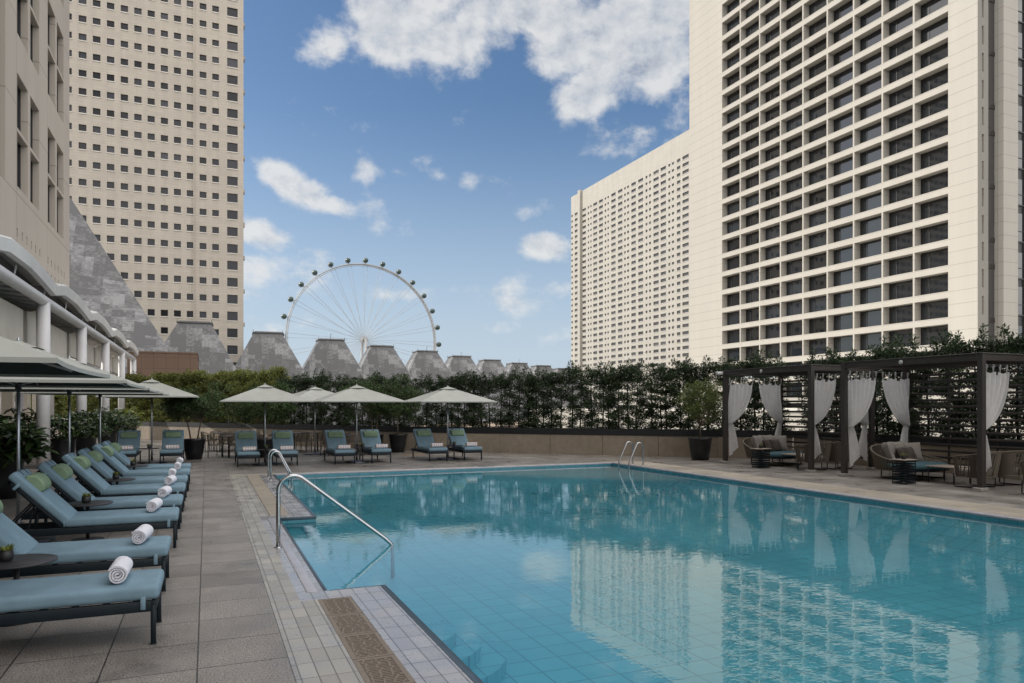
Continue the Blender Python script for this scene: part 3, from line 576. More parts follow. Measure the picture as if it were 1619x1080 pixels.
def make_parasol(s=1.4):
    t = thing('parasol', '', 'parasol', group='grey green parasols around the pool'); ze, za = 2.12, 2.66
    p = MB(); p.tube([(0, 0, .05), (0, 0, 1.3), (0, 0, 2.6)], .021, 12); p.build('pole', M['alu'], t)
    b = MB(); b.lathe([(0, .10), (.06, .10), (.09, .085), (.36, .055), (.41, .04), (.42, .015), (.42, 0)], 32); b.lathe([(.034, .36), (.034, .09)], 14)
    b.rbox((.05, 0, .26), (.05, .012, .012), .004, 1); b.build('base', M['basemetal'], t)
    c = MB(); n = 12
    def top(k, v):   # k: 0 apex .. 1 hem, v: -1..1 along the panel
        e = 1 - v * v; sag = .055 * math.sin(PI * k) * e; pull = .05 * k * k * e * s
        return (v * k * s, -(k * s - pull), ze + (za - ze) * (1 - k) - sag)
    for q_ in range(4):
        Mq = Matrix.Rotation(q_ * PI / 2, 4, 'Z'); V = [top(max(.001, i / n), -1 + 2 * j / n) for i in range(n + 1) for j in range(n + 1)]; w_ = n + 1
        Fc = [(i * w_ + j, (i + 1) * w_ + j, (i + 1) * w_ + j + 1, i * w_ + j + 1) for i in range(n) for j in range(n)]
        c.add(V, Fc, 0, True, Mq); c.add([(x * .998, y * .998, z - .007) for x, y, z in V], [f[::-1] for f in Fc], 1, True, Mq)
        hm = V[-w_:]; c.add(hm + [(x, y, z - .035) for x, y, z in hm], [(j, w_ + j, w_ + j + 1, j + 1) for j in range(n)], 0, True, Mq)
    cn = c.build('canopy', [M['canopy'], M['underside']], t)
    v = MB(); a = .27; v.add([(-a, -a, za - .085), (a, -a, za - .085), (a, a, za - .085), (-a, a, za - .085), (0, 0, za + .02)], [(0, 1, 4), (1, 2, 4), (2, 3, 4), (3, 0, 4)]); v.build('vent_cap', M['canopy'], cn)
    f = MB(); f.lathe([(.018, za - .02), (.022, za + .03), (.012, za + .05), (0, za + .075)], 10); f.build('finial', M['alu'], t)
    h = MB(); h.lathe([(.04, 2.52), (.045, 2.44), (.04, 2.42)], 12); h.build('hub', M['black'], t); h = MB(); h.lathe([(.036, 2.14), (.045, 2.10), (.036, 2.03)], 12); h.build('hub', M['black'], t)
    for i in range(8):
        A = i * PI / 4; e = (s * .97 if i % 2 == 0 else s * .97 * math.sqrt(2)); x, y = math.cos(A), math.sin(A)
        lw = .075 if i % 2 == 0 else .0; e *= .94 if i % 2 == 0 else 1.0; m = MB(); m.bar((x * .03, y * .03, 2.56 - lw), (x * e, y * e, ze - .004 - lw * .3), .014, .018); m.bar((x * .03, y * .03, 2.09), (x * e * .45, y * e * .45, 2.28), .012, .012); m.build('rib', M['alu'], t)
    return t
def make_side_table():
    t = thing('side_table', '', 'side table', group='round charcoal side tables between the loungers')
    a = MB(); a.lathe([(0, .478), (.27, .478), (.298, .486), (.30, .494), (.296, .50), (0, .50)], 40); a.build('table_top', M['tabletop'], t)
    a = MB(); a.tube([(0, 0, .012), (0, 0, .48)], .021, 12); a.build('stem', M['black'], t)
    a = MB(); a.lathe([(0, .024), (.05, .022), (.19, .014), (.20, .006), (.20, 0)], 32); a.build('base', M['black'], t); return t
def make_succulent():
    t = thing('succulent_pot', '', 'potted plant', group='small black pots of succulents')
    a = MB(); a.lathe([(.035, 0), (.052, .012), (.058, .045), (.052, .085), (.046, .092), (.04, .085), (.038, .07), (0, .07)], 20); a.build('pot', M['black'], t)
    l = MB(); r_ = random.Random(3)
    for i in range(46):
        A = r_.uniform(0, 2 * PI); e = r_.uniform(.25, 1.35); L_ = r_.uniform(.05, .09); o = Vector((math.cos(A) * .025, math.sin(A) * .025, .07)); dr = Vector((math.cos(A) * math.cos(e), math.sin(A) * math.cos(e), math.sin(e))); sd = Vector((-math.sin(A), math.cos(A), 0)) * .009
        mid = o + dr * L_ * .55; l.add([o - sd * .5, o + sd * .5, mid + sd, o + dr * L_, mid - sd], [(0, 1, 2, 3, 4)])
    l.build('leaves', M['succ'], t); return t

lounger, towel, stowel, parasol, stable, succ = make_lounger(), make_towel(), make_towel(.072, .40, 'striped_towel', 'stripe'), make_parasol(), make_side_table(), make_succulent()
first = {}
def put(proto, loc, rz, label, scale=None, group=None):
    k = proto.name
    if k not in first:
        first[k] = 1; proto.location = loc; proto.rotation_euler = (0, 0, rz); proto['label'] = label
        if group: proto['group'] = group
        if scale: proto.scale = (scale,) * 3
        return proto
    return copy_tree(proto, None, loc, rz, label, scale or (1, 1, 1), group)
ORD = ['nearest', 'second', 'third', 'fourth', 'fifth', 'sixth', 'seventh', 'farthest']
tag(towel, None, 'towel', 'rolled white towels on the lounger row'); tag(stowel, None, 'towel', 'striped towels on the far loungers')
ROWY = [6.4, 8.1, 10.45, 12.0, 13.85, 15.4, 17.1, 18.65]
for i, y in enumerate(ROWY):
    a = rng.uniform(-.012, .012)
    put(lounger, (-.36 + rng.uniform(-.01, .01), y, 0), PI / 2 + a, f'blue sun lounger with rolled towel, {ORD[i]} from the camera in the row along the columns')
    o = put(towel, (-.61 + rng.uniform(-.03, .03), y - .02, .449), rng.uniform(-.16, .02), f'rolled white towel on the {ORD[i]} lounger of the row along the columns')
TY = [7.24, 11.2, 14.65, 17.9]
for i, y in enumerate(TY):
    nm = ['nearest', 'second', 'third', 'farthest'][i]
    put(stable, (-1.48, y, 0), rng.uniform(0, 6), f'round charcoal side table, {nm} from the camera in the row along the columns')
    put(succ, (-1.48 - .06 * (i == 0) * 1 - .02, y + .02, .50), rng.uniform(0, 6), f'succulent in a black pot on the {nm} side table of the lounger row')
for i, y in enumerate([6.9, 11.35, 15.2, 19.3]):
    nm = ['nearest', 'second', 'third', 'farthest'][i]
    put(parasol, (-2.3, y, 0), 0, f'square grey green parasol, {nm} from the camera in the row along the columns')
far = [(1.15, 22.95, 0, 'left of the first far parasol pole'), (2.25, 22.9, -.01, 'right of the first far parasol pole'), (3.98, 22.8, .03, 'left of the middle far parasol pole'), (5.14, 22.85, .02, 'right of the middle far parasol pole'), (7.02, 22.8, .04, 'left of the last far parasol pole'), (8.22, 22.75, .03, 'right of the last far parasol pole')]
for (x, y, a, s) in far:
    put(lounger, (x, y, 0), a, 'blue sun lounger facing the pool, ' + s)
    put(stowel, (x + .04 + rng.uniform(-.03, .05), y + .30, .449), PI / 2 + a + rng.uniform(-.03, .03), 'striped towel on the lounger ' + s)
for (x, y, a, s) in ((-2.33, 24.95, 0, 'standing nearest the leafy planters'), (-1.03, 24.9, 0, 'standing beside the big black tree pot')):
    put(lounger, (x, y, 0), a, 'blue sun lounger at the end of the walkway, ' + s)
    put(stowel, (x + .03, y + .30, .449), PI / 2 + a, 'striped towel on the walkway lounger ' + s)
for (x, y, s, k) in ((1.66, 23.55, 'first far pair of loungers, behind the ladder rails', .93), (4.44, 23.3, 'middle far pair of loungers', .93), (7.6, 23.6, 'last far pair of loungers, nearest the pool corner', .93), (-1.62, 25.75, 'pair of loungers at the end of the walkway', 1.0)):
    put(parasol, (x, y, 0), 0, 'square grey green parasol over the ' + s, k)
put(parasol, (3.75, 27.9, 0), .2, 'pale parasol over the dining tables, half hidden behind the others', .95)
for (x, y, s) in ((1.66, 23.1, 'first far pair of loungers'), (4.58, 23.05, 'middle far pair of loungers'), (7.66, 23.1, 'last far pair of loungers'), (-1.66, 25.2, 'walkway pair of loungers')):
    put(stable, (x, y, 0), 0, 'round charcoal side table between the ' + s)
    put(succ, (x, y, .50), rng.uniform(0, 6), 'succulent in a black pot on the table between the ' + s)
# ================================================================ DINING SET
def make_dchair():
    t = thing('dining_chair', '', 'chair', group='woven dining chairs by the stone wall')
    for (x, y) in ((-.24, -.22), (.24, -.22), (-.24, .24), (.24, .24)):
        m = MB(); m.tube([(x, y, 0), (x * .98, y * .96, .43 if y < 0 else .62)], .011, 8); m.build('leg', M['black'], t)
    s = MB(); s.rbox((0, 0, .44), (.5, .48, .03), .012, 2)
    for i in range(11): s.rbox((0, -.21 + i * .042, .457), (.47, .022, .008), .003, 1)
    s.build('seat', M['rope'], t)
    b = MB(); n = 16
    for i in range(n + 1):
        a = PI * i / n; x = .26 * math.cos(a); y = .02 + .24 * math.sin(a); h = .64 + .16 * math.sin(a) ** .7
        b.bar((x * .94, y * .94, .45), (x, y, h), .022, .010)
    b.tube([(.26 * math.cos(PI * i / n), .02 + .24 * math.sin(PI * i / n), .64 + .16 * math.sin(PI * i / n) ** .7) for i in range(n + 1)], .013, 8)
    b.tube([(.26, .02, .64), (.262, -.15, .63), (.25, -.23, .60), (.24, -.22, .43)], .012, 8); b.tube([(-.26, .02, .64), (-.262, -.15, .63), (-.25, -.23, .60), (-.24, -.22, .43)], .012, 8)
    b.build('backrest', M['rope'], t); return t
def make_dtable():
    t = thing('dining_table', '', 'table', group='dark dining tables by the stone wall')
    a = MB(); a.rbox((0, 0, .735), (1.25, .85, .03), .008, 2); a.build('table_top', M['tabletop'], t)
    for x in (-.55, .55):
        for y in (-.36, .36): m = MB(); m.rbox((x, y, .36), (.04, .04, .72), .004, 1); m.build('leg', M['black'], t)
    return t
dch, dta = make_dchair(), make_dtable()
DT = [(1.15, 27.9, .25, 'behind the big black tree pot'), (.9, 31.6, .3, 'close to the sunlit stone wall'), (3.5, 30.2, .5, 'under the pale rear parasol'), (5.0, 27.4, .4, 'behind the middle far loungers')]
for i, (x, y, a, s) in enumerate(DT):
    put(dta, (x, y, 0), a, 'dark dining table ' + s)
    ca, sa = math.cos(a), math.sin(a)
    for j, (u, v, ra, q) in enumerate(((-.35, -.62, PI, 'poolside, hotel end'), (.35, -.62, PI, 'poolside, cabana end'), (-.35, .62, 0, 'wall side, hotel end'), (.35, .62, 0, 'wall side, cabana end'), (-.9, 0, PI / 2, 'hotel side short end'), (.9, 0, -PI / 2, 'cabana side short end'))):
        put(dch, (x + u * ca - v * sa, y + u * sa + v * ca, 0), a + ra + rng.uniform(-.25, .25), f'woven dining chair, {q}, at the table {s}')

# ================================================================ CABANAS
CX0, CX1, CZ = 15.2, 17.6, 2.93
def make_cabana(y0, y1, label, lamp=False):
    t = thing('cabana', label, 'cabana', ((CX0 + CX1) / 2, (y0 + y1) / 2, 0), 0, 'bronze framed cabanas beside the pool'); ox, oy = -(CX0 + CX1) / 2, -(y0 + y1) / 2
    T = Matrix.Translation((ox, oy, 0)); pw = .125
    for x in (CX0 + .06, CX1 - .06):
        for y in (y0 + .06, y1 - .06):
            m = MB(); m.rbox((x, y, CZ / 2), (pw, pw, CZ - .002), .006, 1, 0, T, False); po = m.build('post', M['cabana'], t)
            m = MB(); m.rbox((x - .03 * (1 if x < 16 else -1), y, .035), (.26, .19, .07), .008, 1, 0, T, False); m.build('foot_block', M['stoneblock'], po)
    b = MB(); zt = CZ - .07
    for y in (y0 + .06, y1 - .06): b.rbox(((CX0 + CX1) / 2, y, zt), (CX1 - CX0 - .245, .10, .134), .004, 1, 0, T, False)
    for x in (CX0 + .06, CX1 - .06): b.rbox((x, (y0 + y1) / 2, zt), (.10, y1 - y0 - .245, .134), .004, 1, 0, T, False)
    b.build('beam', M['cabana'], t)
    r = MB(); n = 15
    for y in (y0 + .05, y1 - .05): r.rbox(((CX0 + CX1) / 2, y, CZ + .012), (CX1 - CX0 + .02, .12, .026), .006, 1, 0, T)
    for x in (CX0 + .05, CX1 - .05): r.rbox((x, (y0 + y1) / 2, CZ + .0125), (.12, y1 - y0 - .145, .026), .006, 1, 0, T)
    for i in range(n): yy = y0 + .16 + (y1 - y0 - .32) * (i + .5) / n; r.rbox((0, 0, 0), (CX1 - CX0 - .26, .10, .012), .003, 1, 0, T @ Matrix.Translation(((CX0 + CX1) / 2, yy, zt + .01)) @ Matrix.Rotation(R(-62), 4, 'X'))
    r.build('roof', M['cabana'], t)
    s = MB(); z = .32
    while z < 2.72: s.rbox((CX1 - .03, (y0 + y1) / 2, z), (.022, y1 - y0 - .24, .062), .004, 1, 0, T); z += .165
    for k in (1, 2): s.rbox((CX1 - .005, y0 + (y1 - y0) * k / 3, 1.5), (.022, .05, 2.6), .004, 1, 0, T)
    s.build('slat_screen', M['cabana'], t)
    rd = MB()
    for y in (y0 + .16, y1 - .16): rd.tube([(CX0 + .12, y, 2.70), (CX1 - .12, y, 2.70)], .011, 8, 0, True, T)
    rd.build('curtain_rod', M['cabana'], t)
    dn = MB(); dn.lathe([(.05, .0), (.055, .012), (.0, .02)], 16, 0, T @ Matrix.Translation((CX0 + .01, (y0 + y1) / 2 + .1, zt)) @ Matrix.Rotation(-PI / 2, 4, 'Y')); dn.build('spotlight', M['white'], t)
    if lamp:
        lm = MB(); lm.rbox((CX0 - .09, y1 + .03, CZ - .06), (.26, .12, .10), .02, 2, 0, T); lm.build('corner_lamp', M['white'], t)  # small white lamp housing on the roof corner
    return t
make_cabana(14.95, 18.62, 'brown framed cabana nearer the pool corner, with white curtains', True)
make_cabana(10.23, 13.95, 'brown framed cabana towards the camera, with white curtains')
def curtain(x_post, dx, y, ntab, label, seed, wide=.95):
    """tied-back voile; hangs in the plane y, gathered to the post at x_post, spreading towards +-dx"""
    t = thing('curtain', label, 'curtain', (x_post, y, 0), 0, 'white tied back cabana curtains'); r_ = random.Random(seed)
    mb = MB(); nz, nu = 48, 96; zt, ztie, zb = 2.56, 1.30, .24; V = []; ph = r_.uniform(0, 6)
    for i in range(nz + 1):
        z = zt - (zt - zb) * i / nz
        for j in range(nu + 1):
            u = j / nu
            if z > ztie:
                q = (z - ztie) / (zt - ztie); w = .10 + (wide - .10) * (1 - (1 - q) ** 1.9) ** .95; amp = .045 + .03 * (1 - q); off = .0
                zz = z - (.07 * math.sin(PI * u * (ntab - 1)) ** 2 * max(0, (q - .86) / .14)) - .16 * u * math.sin(PI * min(1, q * 1.0)) * (1 - q)
            else:
                q = (ztie - z) / (ztie - zb); w = .10 + .26 * q ** .7; amp = .04 * (1 - .4 * q); off = 0; zz = z + (.26 * u * q if u > .35 else .09 * q * u)
            x = dx * (.005 + u * w + off); aa = u * 2 * PI * (ntab + .7) + ph + .8 * math.sin(z * 1.7 + ph); yy = amp * (math.sin(aa) + .35 * math.sin(2 * aa + 1 + ph)) + .014 * math.sin(u * 41 + z * 3 + ph)
            V.append((x, yy, zz))
    Fc = [(i * (nu + 1) + j, (i + 1) * (nu + 1) + j, (i + 1) * (nu + 1) + j + 1, i * (nu + 1) + j + 1) for i in range(nz) for j in range(nu)]
    mb.add(V, Fc, 0, True); cl = mb.build('cloth', M['curtain'], t)
    tb = MB()
    for k in range(ntab):
        u = k / (ntab - 1); x = dx * (.012 + u * wide * .985); tb.tube([(x, 0, 2.53), (x, .006, 2.62), (x, .016, 2.70), (x, .0, 2.72), (x, -.016, 2.70), (x, -.006, 2.60)], .011, 6)
    tb.build('tab_loop', M['curtain'], t)
    ti = MB(); ti.tube([(dx * (.055 + .075 * math.cos(a)), .055 * math.sin(a), ztie + .01 * math.cos(a)) for a in [2 * PI * i / 16 for i in range(16)]], .016, 6, 0, False, None, True); ti.build('tie_band', M['curtain'], t)
    return t
for i, (y0, y1, nm) in enumerate(((14.95, 18.62, 'pool corner cabana'), (10.23, 13.95, 'camera side cabana'))):
    curtain(CX0 + .13, 1, y1 - .16, 5, f'white curtain at the poolside post on the far side of the {nm}', 11 + i)
    curtain(CX1 - .13, -1, y1 - .16, 5, f'white curtain at the rear post on the far side of the {nm}', 21 + i)
    curtain(CX0 + .13, 1, y0 + .16, 5, f'white curtain at the poolside post on the near side of the {nm}', 31 + i, .92)
    if i == 0: curtain(CX1 - .13, -1, y0 + .16, 5, f'white curtain at the rear post on the near side of the {nm}', 41 + i, .92)

def pillow_mesh(mb, sx, sy, th, Mx, seed=0):
    r_ = random.Random(seed); n = 12; V = []
    for sgn in (1, -1):
        for i in range(n + 1):
            for j in range(n + 1):
                u, v = -1 + 2 * i / n, -1 + 2 * j / n
                e = max(0, (1 - u ** 4) * (1 - v ** 4)) ** .55
                pin = 1 - .07 * (1 - abs(u * v)) * max(abs(u), abs(v)) ** 3
                V.append((u * sx / 2 * pin, v * sy / 2 * pin, sgn * th / 2 * e + .01 * math.sin(u * 3 + seed) * math.cos(v * 4) * e))
    q = n + 1; Fc = []
    for s_ in range(2):
        o = s_ * q * q
        for i in range(n):
            for j in range(n):
                f = (o + i * q + j, o + (i + 1) * q + j, o + (i + 1) * q + j + 1, o + i * q + j + 1); Fc.append(f if s_ == 0 else f[::-1])
    mb.add(V, Fc, 0, True, Mx)
def make_daybed(loc, rz, label):
    t = thing('daybed', label, 'daybed', loc, rz, 'woven rope daybeds in the cabanas'); W, D = .95, .78
    # plan: back at +y, open towards -y ; rail height falls from the back to the arm ends
    def P(a): return Vector((W * math.copysign(abs(math.cos(a)) ** .75, math.cos(a)), D * math.copysign(abs(math.sin(a)) ** .75, math.sin(a)), 0))
    A0, A1 = -.42, PI + .42
    def hgt(a): s_ = (math.sin((a - A0) / (A1 - A0) * PI)); return .40 + .40 * s_ ** 1.3
    top, bot = [], []
    N_ = 64
    for i in range(N_ + 1):
        a = A0 + (A1 - A0) * i / N_; p = P(a); top.append((p.x * 1.06, p.y * 1.06, hgt(a))); bot.append((p.x * .93, p.y * .93, .235))
    fr = MB(); fr.tube(top, .022, 8); fr.tube(bot, .018, 8); fr.build('rail', M['rope'], t)
    wv = MB()
    for i in range(N_):
        j = min(N_, i + 2)
        wv.bar(bot[i], top[j], .034, .009); 
        if i % 2 == 0: wv.bar(Vector(bot[j]) * .995 + Vector((0, 0, .0)), Vector(top[i]) * .995, .012, .006)
    wv.build('woven_shell', M['rope'], t)
    b = MB(); poly = [(P(a).x * .93, P(a).y * .93) for a in [2 * PI * i / 40 for i in range(40)]]
    b.prism(poly, .225, .25); b.build('base_frame', M['black'], t)
    s = MB(); n = 40
    rings = [(.84, .252), (.90, .27), (.91, .33), (.89, .375), (.82, .395)]
    V = [(P(2 * PI * k / n).x * r_, P(2 * PI * k / n).y * r_, z) for r_, z in rings for k in range(n)]
    s.add(V, [(i * n + k, i * n + (k + 1) % n, (i + 1) * n + (k + 1) % n, (i + 1) * n + k) for i in range(4) for k in range(n)] + [tuple(4 * n + k for k in range(n)), tuple(range(n - 1, -1, -1))], 0, True)
    s.build('seat_cushion', M['teal'], t)
    for sx in (-1, 1):
        m = MB(); x = sx * .55; m.tube([(x, .5, .23), (x, .5, .03), (x, .47, .012), (x, -.47, .012), (x, -.5, .03), (x, -.5, .23)], .016, 8); m.build('sled_leg', M['black'], t)
    return t
cushion_protos = {}
def throw(kind, loc, rot, label):
    if kind not in cushion_protos:
        mb = MB(); sz = (.54, .54, .2) if kind == 'l' else (.42, .42, .16); pillow_mesh(mb, *sz, None, 1); cushion_protos[kind] = mb.build('throw_cushion', M['cush' if kind == 'l' else 'cushd']); o = cushion_protos[kind]
    else: o = cushion_protos[kind].copy(); COL.objects.link(o)
    o.location = loc; o.rotation_euler = rot; tag(o, label, 'cushion', 'throw cushions on the daybeds'); return o
def make_armchair():
    t = thing('woven_armchair', '', 'armchair', group='woven rope armchairs in the cabanas'); w, d_ = .40, .36
    N_ = 58; top, bot = [], []
    for i in range(N_ + 1):
        a = -.35 + (PI + .7) * i / N_; cx, sy = math.cos(a), math.sin(a)
        x = w * math.copysign(abs(cx) ** .5, cx); y = d_ * math.copysign(abs(sy) ** .5, sy); k = max(0, math.sin((a + .35) / (PI + .7) * PI))
        top.append((x * 1.12, y * 1.12, .62 + .18 * k ** .5)); bot.append((x * .92, y * .92, .24))
    f = MB(); f.tube(top, .018, 8); f.tube(bot, .016, 8); f.build('rail', M['rope'], t)
    wv = MB()
    for i in range(N_): wv.bar(bot[i], top[min(N_, i + 1)], .034, .009)
    wv.build('woven_shell', M['rope'], t)
    s = MB(); s.rbox((0, -.01, .33), (.66, .60, .15), .05, 4); s.build('seat_cushion', M['cush'], t)
    for sx in (-1, 1): m = MB(); x = sx * .3; m.tube([(x, .26, .24), (x, .26, .03), (x, .23, .012), (x, -.25, .012), (x, -.28, .03), (x, -.28, .24)], .014, 8); m.build('sled_leg', M['black'], t)
    return t
def make_drum():
    t = thing('drum_table', '', 'side table', group='black cage side tables in the cabanas'); a = MB(); a.rbox((0, 0, .565), (.50, .40, .02), .006, 1); a.build('table_top', M['oak'], t)
    c = MB(); w, d_ = .19, .16
    for i in range(9): z = .02 + i * .062; c.box(-w, w, -d_, -d_ + .012, z, z + .03); c.box(-w, w, d_ - .012, d_, z, z + .03); c.box(-w, -w + .012, -d_ + .012, d_ - .012, z, z + .03); c.box(w - .012, w, -d_ + .012, d_ - .012, z, z + .03)
    for x in (-w - .004, w - .008):
        for y in (-d_ - .004, d_ - .008): c.box(x, x + .012, y, y + .012, 0, .555)
    c.build('cage', M['navy'], t); return t
def make_coffee():
    t = thing('low_table', '', 'low table', group='low wooden tables in the cabanas'); a = MB(); a.rbox((0, 0, .39), (.70, .70, .03), .008, 1); a.build('table_top', M['oak'], t)
    for x in (-.3, .3):
        for y in (-.3, .3): m = MB(); m.tube([(x, y, .0), (x, y, .376)], .012, 8); m.build('leg', M['black'], t)
    return t
arm, drum, coff = make_armchair(), make_drum(), make_coffee()
for (y0, nm, nm2) in ((14.95, 'cabana nearer the pool corner', 'pool corner cabana'), (10.23, 'cabana towards the camera', 'camera side cabana')):
    dy = y0 - 14.95
    bx, by, br = 16.35, 17.5 + dy, .22
    make_daybed((bx, by, 0), br, f'curved woven daybed with teal seat in the {nm}')
    def lp(u, v): return (bx + u * math.cos(br) - v * math.sin(br), by + u * math.sin(br) + v * math.cos(br))
    for k, (kind, u, v, z, rx, rz, w) in enumerate((('l', -.60, .30, .64, 72, 38, 'at the poolside end of the back'), ('l', -.22, .46, .64, 72, 12, 'left of the middle of the back'), ('l', .24, .48, .64, 72, -8, 'right of the middle of the back'), ('l', .62, .32, .62, 70, -36, 'at the wall end of the back'), ('d', -.14, .20, .57, 66, 14, 'in front, poolside'), ('d', .30, .22, .57, 66, -8, 'in front, wall side'))):
        x, y = lp(u, v); col = 'light grey' if kind == 'l' else 'dark taupe'
        throw(kind, (x, y, z), (R(rx), 0, br + R(rz)), f'{col} cushion {w}, daybed of the {nm2}')
    put(drum, (14.98, 16.65 + dy, 0), .1, f'black cage side table with pale top by the {nm}')
    put(succ, (14.98, 16.66 + dy, .575), 1, f'succulent in a black pot on the cage table by the {nm}')
    put(coff, (16.1, 16.35 + dy, 0), .05, f'low square wooden table in front of the daybed in the {nm}')
    put(arm, (15.85, 15.55 + dy, 0), PI + .06, f'woven rope armchair seen from behind, poolside in the {nm}')
    put(arm, (16.85, 15.6 + dy, 0), PI - .05, f'woven rope armchair seen from behind, wall side in the {nm}')
put(arm, (15.75, 9.3, 0), PI + .02, 'woven rope armchair seen from behind, at the picture edge outside the cabanas')
put(arm, (16.9, 9.25, 0), PI + .02, 'woven rope armchair seen from behind, beside the wall outside the cabanas')
# ================================================================ PLANTS
def leaves(mb, c, n, rad, size, r_, up=.3, asp=.42, flat=1.0, mi=0):
    for _ in range(n):
        while True:
            q = Vector((r_.uniform(-1, 1), r_.uniform(-1, 1), r_.uniform(-1, 1)))
            if .15 < q.length < 1: break
        o = Vector(c) + Vector((q.x * rad[0], q.y * rad[1], q.z * rad[2]))
        dr = Vector((r_.gauss(0, 1), r_.gauss(0, 1), r_.gauss(up, .7))); dr = (dr.normalized() + q * .7).normalized()
        sd = dr.cross(Vector((r_.gauss(0, 1), r_.gauss(0, 1), r_.gauss(0, 1) * flat))).normalized(); L_ = size * r_.uniform(.6, 1.3)
        mb.add([o, o + dr * L_ * .45 + sd * L_ * asp * .5, o + dr * L_, o + dr * L_ * .45 - sd * L_ * asp * .5], [(0, 1, 2, 3)], mi)
def hedge_proto(seed, dense, hgt, lm, leafn):
    r_ = random.Random(seed); t = thing('hedge_tree', '', 'hedge tree')
    k = MB(); pts = [(r_.uniform(-.03, .03), r_.uniform(-.03, .03), z) for z in [0, .5, 1.0, 1.5, 2.0, hgt - .5]]; k.tube(pts, [.035, .032, .028, .022, .018, .01], 6)
    f = MB(); z = .05
    while z < hgt:
        topk = z / hgt; nb = 2 if topk < .75 else 3
        for _ in range(nb + (2 if dense else 0)):
            a = r_.uniform(0, 2 * PI); L_ = r_.uniform(.08, .56) * (1 if topk < .85 else .75); e = Vector((math.cos(a) * L_ * 1.15, math.sin(a) * L_ * .8, z + r_.uniform(0, .12)))
            if r_.random() < .6: k.tube([(0, 0, z), e], [.008, .004], 4, 0, False)
            leaves(f, e, int(leafn * r_.uniform(.5, 1.4)), (.23, .21, .095 if topk < .8 else .14), .078, r_, .3, .45)
        z += r_.uniform(.11, .19) if not dense else .12
    if r_.random() < .8:
        for _ in range(3):
            x, y = r_.uniform(-.3, .3), r_.uniform(-.2, .2); h2 = r_.uniform(.05, .28); k.tube([(x, y, hgt - .3), (x, y, hgt + h2)], .006, 4); leaves(f, (x, y, hgt + h2 * .6), 40, (.10, .10, h2 * .6), .09, r_, .8, .42)
    k.build('trunk', M['darkbark'], t); f.build('crown', M[lm], t); return t
HP = [hedge_proto(100 + i, False, 2.42 + .06 * (i % 3), 'hedge', 135) for i in range(6)]
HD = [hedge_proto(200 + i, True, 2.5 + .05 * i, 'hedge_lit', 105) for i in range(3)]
used = set()
def hedge(protos, x, y, rz, sc_, label, group):
    p = rng.choice(protos)
    if p.name not in used:
        used.add(p.name); p.location = (x, y, .88); p.rotation_euler = (0, 0, rz); p.scale = sc_; p['label'] = label; p['group'] = group
    else: copy_tree(p, None, (x, y, .88), rz, label, sc_, group)
def hedge_run(a, b, step, protos, label, group, off, jit, s0, s1):
    L_ = (b - a).length; dr = (b - a) / L_; nr = Vector((-dr.y, dr.x)); n = int(L_ / step)
    for i in range(n):
        q = a + dr * (step * (i + .5) + rng.uniform(-.1, .1)) + nr * (off + rng.uniform(-jit, jit)); s_ = s0 + (s1 - s0) * i / n
        ang = math.atan2(dr.y, dr.x) + rng.choice([0, PI]) + rng.uniform(-.25, .25)
        hedge(protos, q.x, q.y, ang, (s_ * rng.uniform(.95, 1.08), s_ * rng.uniform(.95, 1.1), s_ * rng.uniform(.95, 1.06)), label, group)
dAB = (WB - WA).normalized()
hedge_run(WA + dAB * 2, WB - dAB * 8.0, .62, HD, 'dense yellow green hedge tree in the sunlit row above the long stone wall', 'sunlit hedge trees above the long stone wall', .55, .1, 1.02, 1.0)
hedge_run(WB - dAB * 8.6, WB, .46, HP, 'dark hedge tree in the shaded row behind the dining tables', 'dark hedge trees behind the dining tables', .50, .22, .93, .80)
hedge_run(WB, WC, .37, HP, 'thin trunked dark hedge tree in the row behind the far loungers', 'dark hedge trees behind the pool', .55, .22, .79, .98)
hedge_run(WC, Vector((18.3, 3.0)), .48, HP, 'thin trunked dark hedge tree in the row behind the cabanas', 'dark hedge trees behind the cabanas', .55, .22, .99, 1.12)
for p in HP + HD:
    if p.name not in used:
        for ch in list(p.children): bpy.data.objects.remove(ch)
        bpy.data.objects.remove(p)

